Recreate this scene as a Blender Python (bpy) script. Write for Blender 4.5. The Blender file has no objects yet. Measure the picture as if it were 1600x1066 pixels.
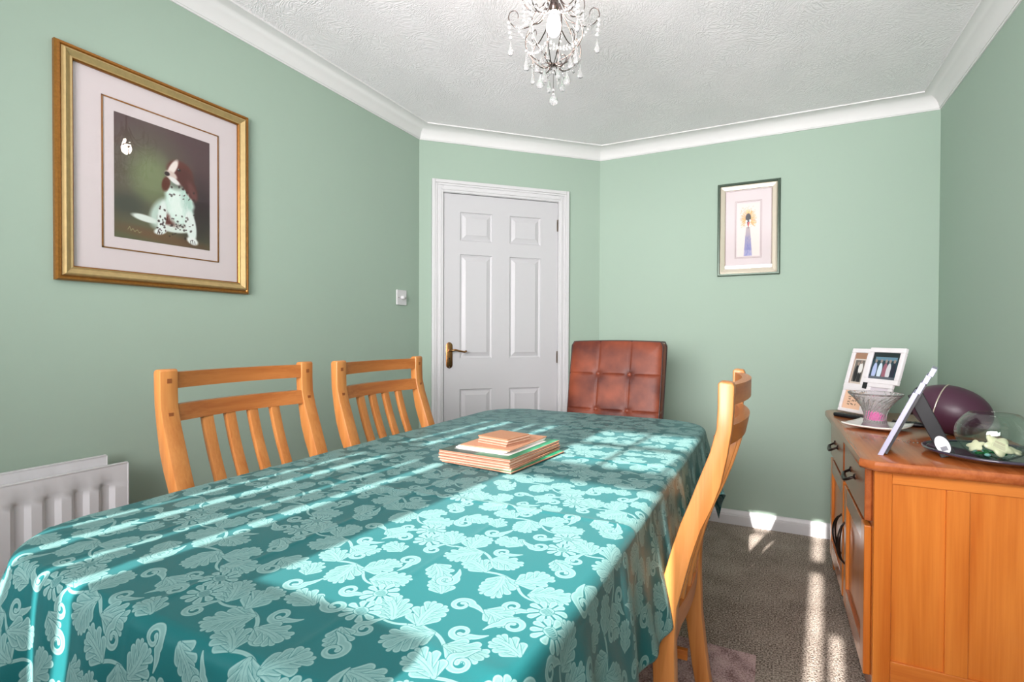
import bpy, bmesh, math, random
import numpy as np
from mathutils import Vector, Matrix
random.seed(7); rng = np.random.default_rng(11)
sc = bpy.context.scene
COL = sc.collection
PI = math.pi
# ------------------------------------------------------------------ camera
cam = bpy.data.objects.new('camera', bpy.data.cameras.new('camera')); COL.objects.link(cam)
ROWS = ((0.89345, 0.44914, 0.00396), (-0.00856, 0.00821, 0.99993), (-0.44907, 0.89342, -0.01118))
cam.matrix_world = Matrix(((ROWS[0][0], ROWS[1][0], -ROWS[2][0], 0),
                           (ROWS[0][1], ROWS[1][1], -ROWS[2][1], 0),
                           (ROWS[0][2], ROWS[1][2], -ROWS[2][2], 1.12625), (0, 0, 0, 1)))
cam.data.sensor_width = 36; cam.data.lens = 18.18; cam.data.clip_start = 0.02
sc.camera = cam
# ------------------------------------------------------------------ view, world, daylight
sc.view_settings.view_transform = 'Standard'; sc.view_settings.look = 'None'
sc.view_settings.gamma = 1; sc.view_settings.use_curve_mapping = False
sc.view_settings.exposure = 0.0
SUN_E, WIN_E, SKY_E = 25.0, 70.0, 2.0
world = bpy.data.worlds.new('sky'); sc.world = world; world.use_nodes = True
world.node_tree.nodes['Background'].inputs[0].default_value = (0.80, 0.90, 1.0, 1)
world.node_tree.nodes['Background'].inputs[1].default_value = SKY_E
sun = bpy.data.objects.new('sun', bpy.data.lights.new('sun', 'SUN')); COL.objects.link(sun)
sun.data.energy = SUN_E; sun.data.angle = math.radians(0.6); sun.data.color = (1.0, 0.96, 0.93)
sun.rotation_euler = Vector((0.08, 1.0, -0.475)).to_track_quat('-Z', 'Y').to_euler()
sun.location = (-1, -4, 4)
def area(name, loc, direction, sx, sy, e, color):
    l = bpy.data.objects.new(name, bpy.data.lights.new(name, 'AREA')); COL.objects.link(l)
    l.data.shape = 'RECTANGLE'; l.data.size = sx; l.data.size_y = sy; l.data.energy = e; l.data.color = color
    l.location = loc; l.rotation_euler = Vector(direction).to_track_quat('-Z', 'Y').to_euler()
    l.data.spread = math.radians(108)
    return l
area('window_daylight', (-0.52, -0.66, 1.48), (0.04, 1, 0.06), 1.6, 1.15, WIN_E, (1.0, 0.95, 0.965))
sc.cycles.max_bounces = 10; sc.cycles.transparent_max_bounces = 24
sc.cycles.use_denoising = True
sc.cycles.sample_clamp_indirect = 6
sc.cycles.caustics_reflective = False; sc.cycles.caustics_refractive = False
# ------------------------------------------------------------------ room numbers (metres)
L, R, B, YD, XD, H, FY = -1.890, 0.764, 3.364, 2.518, -1.037, 2.367, -0.75
BB = 0.084

# ------------------------------------------------------------------ materials
def srgb(r, g, b):
    f = lambda c: (c / 255) / 12.92 if c / 255 <= 0.04045 else ((c / 255 + 0.055) / 1.055) ** 2.4
    return (f(r), f(g), f(b), 1)
def new_mat(name):
    m = bpy.data.materials.new(name); m.use_nodes = True
    nt = m.node_tree; p = nt.nodes['Principled BSDF']
    return m, nt, p
def N(nt, t, **kw):
    n = nt.nodes.new(t)
    for k, v in kw.items():
        if k in n.inputs.keys() if hasattr(n.inputs, 'keys') else False: n.inputs[k].default_value = v
        else: setattr(n, k, v)
    return n
def plain(name, c, rough=0.5, metal=0.0, noise=0.04, nscale=30, bump=0.0, bscale=200, spec=0.5, coat=0.0, trans=0.0, ior=1.45, emit=None, estr=0):
    m, nt, p = new_mat(name)
    p.inputs['Roughness'].default_value = rough; p.inputs['Metallic'].default_value = metal
    p.inputs['Specular IOR Level'].default_value = spec
    p.inputs['Coat Weight'].default_value = coat; p.inputs['Coat Roughness'].default_value = 0.15
    p.inputs['Transmission Weight'].default_value = trans; p.inputs['IOR'].default_value = ior
    tc = N(nt, 'ShaderNodeTexCoord')
    nz = N(nt, 'ShaderNodeTexNoise'); nz.inputs['Scale'].default_value = nscale; nz.inputs['Detail'].default_value = 3
    nt.links.new(tc.outputs['Object'], nz.inputs['Vector'])
    mx = N(nt, 'ShaderNodeMix', data_type='RGBA', blend_type='MULTIPLY')
    mx.inputs['Factor'].default_value = 1.0
    rp = N(nt, 'ShaderNodeMapRange'); rp.inputs['To Min'].default_value = 1 - noise; rp.inputs['To Max'].default_value = 1 + noise
    nt.links.new(nz.outputs['Fac'], rp.inputs['Value'])
    cb = N(nt, 'ShaderNodeCombineColor')
    for k in range(3): nt.links.new(rp.outputs[0], cb.inputs[k])
    mx.inputs['A'].default_value = c; nt.links.new(cb.outputs[0], mx.inputs['B'])
    nt.links.new(mx.outputs['Result'], p.inputs['Base Color'])
    if bump:
        n2 = N(nt, 'ShaderNodeTexNoise'); n2.inputs['Scale'].default_value = bscale; n2.inputs['Detail'].default_value = 4
        nt.links.new(tc.outputs['Object'], n2.inputs['Vector'])
        bp = N(nt, 'ShaderNodeBump'); bp.inputs['Strength'].default_value = bump; bp.inputs['Distance'].default_value = 0.002
        nt.links.new(n2.outputs['Fac'], bp.inputs['Height']); nt.links.new(bp.outputs['Normal'], p.inputs['Normal'])
    if emit:
        p.inputs['Emission Color'].default_value = emit; p.inputs['Emission Strength'].default_value = estr
    return m
def wood(name, c1, c2, axis='Z', rough=0.38, scale=1.0, coat=0.15, spec=0.5):
    m, nt, p = new_mat(name)
    p.inputs['Roughness'].default_value = rough; p.inputs['Coat Weight'].default_value = coat; p.inputs['Coat Roughness'].default_value = 0.25
    p.inputs['Specular IOR Level'].default_value = spec
    tc = N(nt, 'ShaderNodeTexCoord'); mp = N(nt, 'ShaderNodeMapping')
    st = [26 * scale] * 3; st['XYZ'.index(axis)] = 1.6 * scale
    mp.inputs['Scale'].default_value = st; nt.links.new(tc.outputs['Object'], mp.inputs['Vector'])
    nz = N(nt, 'ShaderNodeTexNoise'); nz.inputs['Scale'].default_value = 1.0; nz.inputs['Detail'].default_value = 5; nz.inputs['Distortion'].default_value = 0.6
    nt.links.new(mp.outputs[0], nz.inputs['Vector'])
    mp2 = N(nt, 'ShaderNodeMapping'); st2 = [190 * scale] * 3; st2['XYZ'.index(axis)] = 6 * scale
    mp2.inputs['Scale'].default_value = st2; nt.links.new(tc.outputs['Object'], mp2.inputs['Vector'])
    n2 = N(nt, 'ShaderNodeTexNoise'); n2.inputs['Scale'].default_value = 1.0; n2.inputs['Detail'].default_value = 3
    nt.links.new(mp2.outputs[0], n2.inputs['Vector'])
    ad = N(nt, 'ShaderNodeMath', operation='MULTIPLY_ADD'); ad.inputs[1].default_value = 0.45
    nt.links.new(n2.outputs['Fac'], ad.inputs[0]); nt.links.new(nz.outputs['Fac'], ad.inputs[2])
    cr = N(nt, 'ShaderNodeValToRGB'); cr.color_ramp.elements[0].position = 0.50; cr.color_ramp.elements[0].color = c2
    cr.color_ramp.elements[1].position = 0.88; cr.color_ramp.elements[1].color = c1
    nt.links.new(ad.outputs[0], cr.inputs['Fac']); nt.links.new(cr.outputs['Color'], p.inputs['Base Color'])
    bp = N(nt, 'ShaderNodeBump'); bp.inputs['Strength'].default_value = 0.12; bp.inputs['Distance'].default_value = 0.001
    nt.links.new(n2.outputs['Fac'], bp.inputs['Height']); nt.links.new(bp.outputs['Normal'], p.inputs['Normal'])
    return m
def thin_glass(name, tint=(1, 1, 1, 1), refl=0.06, ior=1.5):
    m = bpy.data.materials.new(name); m.use_nodes = True; nt = m.node_tree; nt.nodes.clear()
    out = N(nt, 'ShaderNodeOutputMaterial'); tr = N(nt, 'ShaderNodeBsdfTransparent'); tr.inputs[0].default_value = tint
    gl = N(nt, 'ShaderNodeBsdfGlossy'); gl.inputs['Roughness'].default_value = 0.0
    lw = N(nt, 'ShaderNodeLayerWeight'); lw.inputs[0].default_value = 0.5
    pw = N(nt, 'ShaderNodeMath', operation='POWER'); pw.inputs[1].default_value = 4.0; nt.links.new(lw.outputs['Facing'], pw.inputs[0])
    fr = N(nt, 'ShaderNodeMath', operation='MULTIPLY_ADD'); fr.inputs[1].default_value = 1 - refl; fr.inputs[2].default_value = refl; nt.links.new(pw.outputs[0], fr.inputs[0])
    mx = N(nt, 'ShaderNodeMixShader'); nt.links.new(fr.outputs[0], mx.inputs[0])
    nt.links.new(tr.outputs[0], mx.inputs[1]); nt.links.new(gl.outputs[0], mx.inputs[2]); nt.links.new(mx.outputs[0], out.inputs[0])
    return m
def clear_glass(name, c=(1, 1, 1, 1), rough=0.0, ior=1.5):
    m, nt, p = new_mat(name); p.inputs['Base Color'].default_value = c; p.inputs['Transmission Weight'].default_value = 1
    p.inputs['Roughness'].default_value = rough; p.inputs['IOR'].default_value = ior
    return m
def img_mat(name, im, rough=0.6, spec=0.3, uv=True):
    m, nt, p = new_mat(name); t = N(nt, 'ShaderNodeTexImage'); t.image = im; t.interpolation = 'Cubic'
    uvn = N(nt, 'ShaderNodeUVMap'); nt.links.new(uvn.outputs[0], t.inputs[0])
    nt.links.new(t.outputs[0], p.inputs['Base Color']); p.inputs['Roughness'].default_value = rough
    p.inputs['Specular IOR Level'].default_value = spec
    return m

M = {}
M['wall'] = plain('green_wall_paint', srgb(158, 178, 163), 0.75, noise=0.03, nscale=1.5, bump=0.06, bscale=260, spec=0.25)
M['white'] = plain('white_gloss_paint', srgb(205, 205, 206), 0.35, noise=0.01)
M['cove'] = plain('white_matt_paint', srgb(220, 220, 219), 0.8, noise=0.01, spec=0.2)
M['door'] = plain('white_door_paint', srgb(192, 192, 194), 0.4, noise=0.01, bump=0.05, bscale=120)
M['radiator'] = plain('white_enamel', srgb(214, 214, 216), 0.3, noise=0.01)
M['oak'] = wood('golden_oak', srgb(196, 130, 68), srgb(174, 104, 46), 'Z', 0.42)
M['oak_y'] = wood('golden_oak_rail', srgb(182, 112, 54), srgb(158, 88, 36), 'Y', 0.42)
M['side_z'] = wood('sideboard_oak_upright', srgb(206, 122, 46), srgb(184, 96, 26), 'Z', 0.3, coat=0.3, scale=.7)
M['side_x'] = wood('sideboard_oak_cross', srgb(206, 122, 48), srgb(180, 92, 28), 'X', 0.3, coat=0.3)
M['side_y'] = wood('sideboard_oak_long', srgb(176, 98, 50), srgb(148, 74, 34), 'Y', 0.25, coat=0.4)
M['peg'] = plain('dark_oak_peg', srgb(140, 80, 40), 0.5)
M['black'] = plain('black_plastic', srgb(22, 22, 26), 0.35)
M['black_pad'] = plain('black_seat_leather', srgb(26, 24, 26), 0.5, bump=0.1)
M['iron'] = plain('dark_bronze_metal', srgb(52, 42, 38), 0.35, metal=0.8)
M['brass'] = plain('polished_brass', srgb(160, 116, 76), 0.25, metal=1.0)
M['steel'] = plain('brushed_steel', srgb(150, 140, 130), 0.3, metal=1.0)
M['chrome'] = plain('chandelier_metal', srgb(120, 108, 104), 0.25, metal=1.0)
M['gold'] = plain('antique_gold', srgb(186, 162, 112), 0.4, metal=0.5, noise=0.18, nscale=60, bump=0.2, bscale=120)
M['gold_edge'] = plain('copper_gold_edge', srgb(150, 100, 44), 0.35, metal=0.6, noise=0.35, nscale=140)
M['mount'] = plain('cream_mount_board', srgb(216, 205, 206), 0.8, noise=0.01)
M['darkgreen'] = plain('dark_green_frame', srgb(48, 66, 52), 0.3, metal=0.3, noise=0.2, nscale=80)
M['silvergold'] = plain('champagne_silver', srgb(226, 216, 198), 0.3, metal=0.7)
M['line'] = plain('dark_red_line', srgb(120, 70, 62), 0.6)
M['clear'] = thin_glass('picture_glass', refl=.022)
M['white_frame'] = plain('white_photo_frame', srgb(232, 228, 230), 0.45)
M['silver'] = plain('pale_silver_metal', srgb(166, 166, 188), 0.45, metal=0.2)
M['purple'] = plain('dark_purple_satin', srgb(72, 40, 58), 0.38, noise=0.12, nscale=12)
M['cream'] = plain('cream_ceramic', srgb(238, 230, 196), 0.3)
M['plate'] = plain('white_ceramic', srgb(240, 240, 232), 0.2)
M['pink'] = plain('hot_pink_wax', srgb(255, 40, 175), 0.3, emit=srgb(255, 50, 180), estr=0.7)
M['cork'] = plain('placemat_cork', srgb(206, 150, 118), 0.8, noise=0.15, nscale=300)
M['mat_dark'] = plain('placemat_cork_edge', srgb(176, 124, 98), 0.8, noise=0.2, nscale=200)
M['mat_edge'] = plain('placemat_board_edge', srgb(214, 172, 150), 0.7, noise=0.15, nscale=200)
M['coaster'] = plain('coaster_back', srgb(186, 132, 98), 0.6, noise=0.08, nscale=300)
M['paper'] = plain('white_paper', srgb(240, 236, 232), 0.7)

# leather
def leather():
    m, nt, p = new_mat('worn_brown_leather'); tc = N(nt, 'ShaderNodeTexCoord')
    n1 = N(nt, 'ShaderNodeTexNoise'); n1.inputs['Scale'].default_value = 7; n1.inputs['Detail'].default_value = 6
    nt.links.new(tc.outputs['Object'], n1.inputs['Vector'])
    cr = N(nt, 'ShaderNodeValToRGB'); cr.color_ramp.elements[0].position = 0.32; cr.color_ramp.elements[0].color = srgb(84, 38, 28)
    cr.color_ramp.elements[1].position = 0.68; cr.color_ramp.elements[1].color = srgb(142, 72, 48)
    nt.links.new(n1.outputs['Fac'], cr.inputs['Fac']); nt.links.new(cr.outputs[0], p.inputs['Base Color'])
    v = N(nt, 'ShaderNodeTexVoronoi'); v.inputs['Scale'].default_value = 260; nt.links.new(tc.outputs['Object'], v.inputs['Vector'])
    bp = N(nt, 'ShaderNodeBump'); bp.inputs['Strength'].default_value = 0.15; bp.inputs['Distance'].default_value = 0.001
    nt.links.new(v.outputs['Distance'], bp.inputs['Height']); nt.links.new(bp.outputs['Normal'], p.inputs['Normal'])
    p.inputs['Roughness'].default_value = 0.45; p.inputs['Specular IOR Level'].default_value = 0.3
    return m
M['leather'] = leather()
M['piping'] = plain('dark_leather_piping', srgb(52, 28, 24), 0.4)

def ceiling_mat():
    m, nt, p = new_mat('textured_ceiling_paint'); tc = N(nt, 'ShaderNodeTexCoord')
    p.inputs['Base Color'].default_value = srgb(244, 240, 243); p.inputs['Roughness'].default_value = 0.55
    mp = N(nt, 'ShaderNodeMapping'); mp.inputs['Scale'].default_value = (1, 1, 1)
    nt.links.new(tc.outputs['Object'], mp.inputs['Vector'])
    n0 = N(nt, 'ShaderNodeTexNoise'); n0.inputs['Scale'].default_value = 3.2; n0.inputs['Detail'].default_value = 1
    nt.links.new(mp.outputs[0], n0.inputs['Vector'])
    ad = N(nt, 'ShaderNodeMix', data_type='VECTOR'); ad.inputs['Factor'].default_value = 0.42
    nt.links.new(mp.outputs[0], ad.inputs['A']); nt.links.new(n0.outputs['Color'], ad.inputs['B'])
    w = N(nt, 'ShaderNodeTexWave'); w.inputs['Scale'].default_value = 17; w.inputs['Distortion'].default_value = 16
    w.inputs['Detail'].default_value = 3; w.inputs['Detail Scale'].default_value = 3.5
    nt.links.new(ad.outputs['Result'], w.inputs['Vector'])
    n1 = N(nt, 'ShaderNodeTexNoise'); n1.inputs['Scale'].default_value = 9; n1.inputs['Detail'].default_value = 4
    nt.links.new(mp.outputs[0], n1.inputs['Vector'])
    mu = N(nt, 'ShaderNodeMath', operation='MULTIPLY'); nt.links.new(w.outputs['Fac'], mu.inputs[0]); nt.links.new(n1.outputs['Fac'], mu.inputs[1])
    bp = N(nt, 'ShaderNodeBump'); bp.inputs['Strength'].default_value = 0.5; bp.inputs['Distance'].default_value = 0.005
    nt.links.new(mu.outputs[0], bp.inputs['Height']); nt.links.new(bp.outputs['Normal'], p.inputs['Normal'])
    return m
M['ceiling'] = ceiling_mat()
def carpet_mat(name, ca, cb, scale=420, mottled=0.0):
    m, nt, p = new_mat(name); tc = N(nt, 'ShaderNodeTexCoord')
    n1 = N(nt, 'ShaderNodeTexNoise'); n1.inputs['Scale'].default_value = scale; n1.inputs['Detail'].default_value = 2
    nt.links.new(tc.outputs['Object'], n1.inputs['Vector'])
    n2 = N(nt, 'ShaderNodeTexNoise'); n2.inputs['Scale'].default_value = 5 if not mottled else 16; n2.inputs['Detail'].default_value = 5
    nt.links.new(tc.outputs['Object'], n2.inputs['Vector'])
    ad = N(nt, 'ShaderNodeMath', operation='MULTIPLY_ADD'); ad.inputs[1].default_value = 0.25 + mottled
    nt.links.new(n2.outputs['Fac'], ad.inputs[0]); nt.links.new(n1.outputs['Fac'], ad.inputs[2])
    cr = N(nt, 'ShaderNodeValToRGB'); cr.color_ramp.elements[0].position = 0.48 + mottled / 3; cr.color_ramp.elements[0].color = ca
    cr.color_ramp.elements[1].position = 0.78 + mottled / 1.5; cr.color_ramp.elements[1].color = cb
    nt.links.new(ad.outputs[0], cr.inputs['Fac']); nt.links.new(cr.outputs[0], p.inputs['Base Color'])
    p.inputs['Roughness'].default_value = 0.95; p.inputs['Specular IOR Level'].default_value = 0.1
    bp = N(nt, 'ShaderNodeBump'); bp.inputs['Strength'].default_value = 0.9; bp.inputs['Distance'].default_value = 0.006
    nt.links.new(n1.outputs['Fac'], bp.inputs['Height']); nt.links.new(bp.outputs['Normal'], p.inputs['Normal'])
    return m
M['carpet'] = carpet_mat('grey_brown_carpet', srgb(88, 76, 67), srgb(190, 177, 164), 170)
M['rug'] = carpet_mat('mauve_rug', srgb(128, 100, 98), srgb(200, 172, 170), 170, 0.5)

# ------------------------------------------------------------------ painted images (numpy, nothing loaded)
class Canvas:
    def __init__(s, w, h, c=(0, 0, 0)):
        s.w, s.h = w, h; s.a = np.ones((h, w, 3), np.float32) * (np.array(c, np.float32) / 255)
        s.Y, s.X = np.mgrid[0:h, 0:w].astype(np.float32)
    def blend(s, m, c, al=1.0):
        m = (np.clip(m, 0, 1) * al)[..., None]; s.a[:] = s.a * (1 - m) + m * (np.array(c, np.float32) / 255)
    def ell(s, cx, cy, rx, ry, c, ang=0, soft=0.12, al=1.0, jag=0.0):
        t = math.radians(ang); dx, dy = s.X - cx, s.Y - cy
        u = (dx * math.cos(t) + dy * math.sin(t)) / rx; v = (-dx * math.sin(t) + dy * math.cos(t)) / ry
        d = np.sqrt(u * u + v * v)
        if jag: d = d + jag * np.sin(np.arctan2(v, u) * 17 + 3 * d) * (np.sin(np.arctan2(v, u) * 5) * .5 + 1)
        s.blend((1 - d) / soft + 0.5, c, al)
    def line(s, pts, w, c, al=1.0):
        for (x0, y0), (x1, y1) in zip(pts[:-1], pts[1:]):
            dx, dy = x1 - x0, y1 - y0; l2 = dx * dx + dy * dy + 1e-6
            t = np.clip(((s.X - x0) * dx + (s.Y - y0) * dy) / l2, 0, 1)
            d = np.hypot(s.X - x0 - t * dx, s.Y - y0 - t * dy)
            s.blend(w / 2 - d + 0.5, c, al)
    def rect(s, x0, y0, x1, y1, c, al=1.0):
        m = ((s.X >= x0) & (s.X <= x1) & (s.Y >= y0) & (s.Y <= y1)).astype(np.float32); s.blend(m, c, al)
    def image(s, name):
        im = bpy.data.images.new(name, s.w, s.h)
        px = np.ones((s.h, s.w, 4), np.float32); px[..., :3] = np.clip(s.a[::-1], 0, 1)
        im.pixels.foreach_set(px.ravel()); im.update(); im.pack(); return im

def dog_image():
    c = Canvas(330, 430, (84, 64, 66))
    c.blend(np.clip((c.Y - 250) / 180, 0, 1), (92, 96, 66), 0.9)
    c.ell(110, 210, 120, 150, (104, 112, 84), 0, 1.2, 0.75); c.ell(120, 190, 60, 80, (132, 150, 104), 0, 1.0, 0.6)
    c.ell(285, 300, 70, 120, (38, 32, 36), 0, 1.0, 0.6); c.ell(40, 310, 60, 40, (62, 66, 62), 0, 1.0, 0.6)
    c.ell(160, 408, 160, 20, (126, 74, 52), 6, 1.0, 0.45)
    # haunch and hind legs
    c.ell(150, 318, 34, 60, (190, 212, 200), 24, 0.45); c.ell(95, 348, 42, 12, (222, 232, 224), 8, 0.4)
    c.ell(160, 345, 20, 40, (84, 48, 40), 10, 0.6, 0.9)
    c.ell(200, 365, 60, 16, (222, 232, 224), -4, 0.4); c.ell(196, 335, 50, 22, (92, 44, 38), 0, 0.6, 0.9)
    # body
    c.ell(215, 262, 52, 92, (206, 232, 220), -4, 0.25, jag=0.03); c.ell(206, 280, 30, 60, (232, 246, 238), 0, 0.9, 0.8)
    c.ell(240, 250, 20, 60, (150, 190, 176), -8, 0.9, 0.5)
    # front legs
    c.ell(152, 330, 15, 60, (226, 238, 232), 6, 0.3); c.ell(146, 385, 22, 12, (230, 238, 234), -18, 0.4)
    c.ell(256, 345, 20, 62, (226, 238, 232), -8, 0.3); c.ell(262, 402, 22, 14, (234, 240, 236), 22, 0.4)
    # neck and head
    c.ell(200, 182, 34, 34, (120, 132, 118), 0, 0.6); c.ell(216, 150, 48, 44, (98, 54, 46), 20, 0.25); c.ell(232, 168, 34, 36, (84, 46, 42), 10, 0.5, 0.8)
    c.ell(250, 190, 24, 60, (86, 48, 44), -24, 0.25, jag=0.03); c.ell(262, 210, 12, 34, (118, 78, 74), -22, 0.7, 0.6)
    c.ell(166, 205, 14, 28, (92, 46, 32), 12, 0.4)
    c.ell(190, 140, 12, 38, (236, 226, 218), 26, 0.4); c.ell(184, 168, 22, 15, (214, 196, 186), 20, 0.4)
    c.ell(170, 166, 9, 8, (40, 28, 28), 0, 0.4); c.ell(212, 140, 6, 5, (16, 14, 16), 0, 0.5); c.ell(210, 138, 1.8, 1.8, (230, 240, 240), 0, .6)
    c.ell(196, 186, 22, 9, (232, 232, 228), 26, 0.5)
    rr = np.random.default_rng(3)
    for _ in range(46):
        x, y = rr.uniform(178, 272), (rr.uniform(200, 250) if _ % 3 == 0 else rr.uniform(300, 400))
        c.ell(x, y, rr.uniform(1.5, 4.5), rr.uniform(2, 6), (48, 36, 36), rr.uniform(0, 90), 0.6, 0.75)
    for _ in range(24):
        c.ell(rr.uniform(136, 166), rr.uniform(280, 390), rr.uniform(2, 4), rr.uniform(2, 5), (52, 36, 36), 0, 0.6, 0.8)
    for _ in range(90):
        x, y = rr.uniform(172, 250), rr.uniform(215, 330)
        c.line([(x, y), (x + rr.uniform(-6, 6), y + 14)], 1.2, (246, 252, 248), 0.5)
    for k in range(3): c.line([(138 + 7 * k, 388), (136 + 7 * k, 396)], 2, (60, 40, 38)); c.line([(254 + 8 * k, 402), (256 + 8 * k, 414)], 2, (50, 40, 40))
    c.line([(40, 398), (46, 386), (50, 400), (56, 392), (62, 402), (70, 394), (76, 404), (84, 398)], 1.6, (170, 176, 130), 0.8)
    return c.image('spaniel_painting')
def crane_image():
    c = Canvas(200, 330, (228, 214, 208)); rr = np.random.default_rng(5)
    for k in range(240):
        a = rr.uniform(-0.25 * PI, 1.25 * PI); l = rr.uniform(45, 78)
        x, y = 100 + l * math.cos(a), 105 - l * math.sin(a) * 0.9
        c.line([(100, 100), (x, y)], 1.7, (224 + rr.integers(-16, 16), 172 + rr.integers(-30, 24), 100 + rr.integers(-30, 40)), 0.75)
    for k in range(80):
        c.ell(100 + rr.uniform(-70, 70), 60 + rr.uniform(-40, 90), 3, 6, (186, 140, 84), rr.uniform(0, 180), .8, .25)
    c.ell(100, 92, 24, 28, (44, 44, 50), 0, 0.2); c.ell(84, 112, 9, 9, (236, 232, 232), 0, .4); c.ell(116, 110, 9, 9, (236, 232, 232), 0, .4)
    for y in range(150, 330):
        w = 16 + (y - 150) * 0.12; tt = (y - 150) / 180
        col = (176 - 50 * tt, 160 - 30 * tt, 158 + 30 * tt)
        c.line([(98 - w, y), (98 + w, y)], 1.6, col, 0.95 if tt < .8 else 0.5)
    for _ in range(160):
        x, y = 98 + rr.uniform(-26, 26), rr.uniform(200, 322)
        c.line([(x, y), (x + rr.uniform(-2, 2), y + 12)], 1.5, (96, 108, 176), 0.5)
    for k in range(30):
        y = 118 + k; w = 12 * (1 - k / 34); c.line([(100 - w, y), (100, y)], 1.4, (110, 30, 36)); c.line([(100, y), (100 + w, y)], 1.4, (226, 62, 50))
    c.line([(100, 146), (100, 156)], 4, (40, 30, 40))
    return c.image('crane_painting')
def couple_image():
    c = Canvas(120, 180, (176, 152, 132)); c.rect(0, 0, 120, 34, (160, 124, 100)); c.rect(10, 34, 110, 180, (206, 198, 190))
    c.rect(16, 42, 104, 180, (110, 104, 98)); c.ell(44, 120, 18, 50, (40, 38, 42), 0, .2); c.ell(76, 90, 20, 34, (226, 224, 220), 0, .2)
    c.ell(72, 146, 10, 34, (46, 44, 48), 0, .2); c.ell(86, 146, 9, 34, (40, 38, 42), 0, .2); c.ell(48, 62, 9, 11, (150, 132, 122), 0, .3); c.ell(74, 52, 9, 11, (150, 132, 122), 0, .3)
    c.rect(16, 168, 104, 180, (200, 188, 176)); return c.image('photo_two_people')
def group_image():
    c = Canvas(200, 160, (40, 62, 70)); c.rect(0, 0, 200, 40, (34, 44, 46)); c.rect(20, 26, 180, 46, (96, 132, 150)); 
    for x, cl in ((30, (176, 190, 226)), (70, (206, 222, 234)), (106, (150, 96, 110)), (134, (206, 206, 210)), (166, (40, 42, 56))):
        c.ell(x, 112, 17, 52, cl, 0, .15); c.ell(x, 50, 9, 11, (150, 138, 132), 0, .3)
    c.rect(0, 144, 200, 160, (90, 96, 104)); return c.image('photo_group')
def glyph_image():
    c = Canvas(130, 150, (232, 192, 162)); rr = np.random.default_rng(9)
    for (x, n, s_) in ((38, 5, 9), (64, 4, 14), (88, 4, 9)):
        for k in range(n):
            y = 22 + k * (116 / n)
            for _ in range(3): c.line([(x + rr.uniform(-s_, s_), y + rr.uniform(-s_, s_) * .7), (x + rr.uniform(-s_, s_), y + rr.uniform(-s_, s_) * .7)], 3.2, (64, 50, 44), .9)
    return c.image('photo_lettering')
def tag_image():
    c = Canvas(100, 150, (232, 232, 236)); rr = np.random.default_rng(2)
    for k in range(9): c.line([(28, 24 + 6 * k), (rr.uniform(60, 76), 24 + 6 * k)], 1.6, (120, 120, 130), .8)
    for k in range(16): c.line([(26 + 3 * k, 88), (26 + 3 * k, 120)], 1.2 + (k % 3) * .6, (50, 50, 60), .9)
    return c.image('label_barcode')
def shell_text_image():
    c = Canvas(160, 120, (240, 232, 200)); rr = np.random.default_rng(4)
    for k in range(2):
        c.line([(24, 22 + 16 * k), (44, 18 + 16 * k), (60, 24 + 16 * k), (80, 18 + 16 * k), (100, 24 + 16 * k), (130, 20 + 16 * k)], 3.4, (120, 40, 36), .9)
    for k in range(5): 
        x = 16
        while x < 140: l = rr.uniform(6, 18); c.line([(x, 58 + 11 * k), (x + l, 58 + 11 * k)], 3, (126, 84, 74), .75); x += l + 5
    return c.image('shell_writing')
def mat_image():
    c = Canvas(240, 200, (26, 62, 50)); c.rect(120, 0, 240, 200, (28, 120, 84)); c.rect(26, 24, 214, 176, (236, 230, 226))
    c.blend((np.sin(c.X / 9) + np.sin(c.Y / 7 + c.X / 20) - 1.0) * .6, (196, 170, 150), .6)
    for x, y, r in ((70, 130, 16), (84, 140, 12), (60, 142, 10)): c.ell(x, y, r, r * .7, (196, 84, 84), 0, .5)
    c.ell(120, 80, 44, 30, (206, 190, 160), 20, .5, .8); c.ell(160, 110, 34, 18, (150, 146, 120), -10, .5, .7)
    return c.image('placemat_picture')

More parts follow.
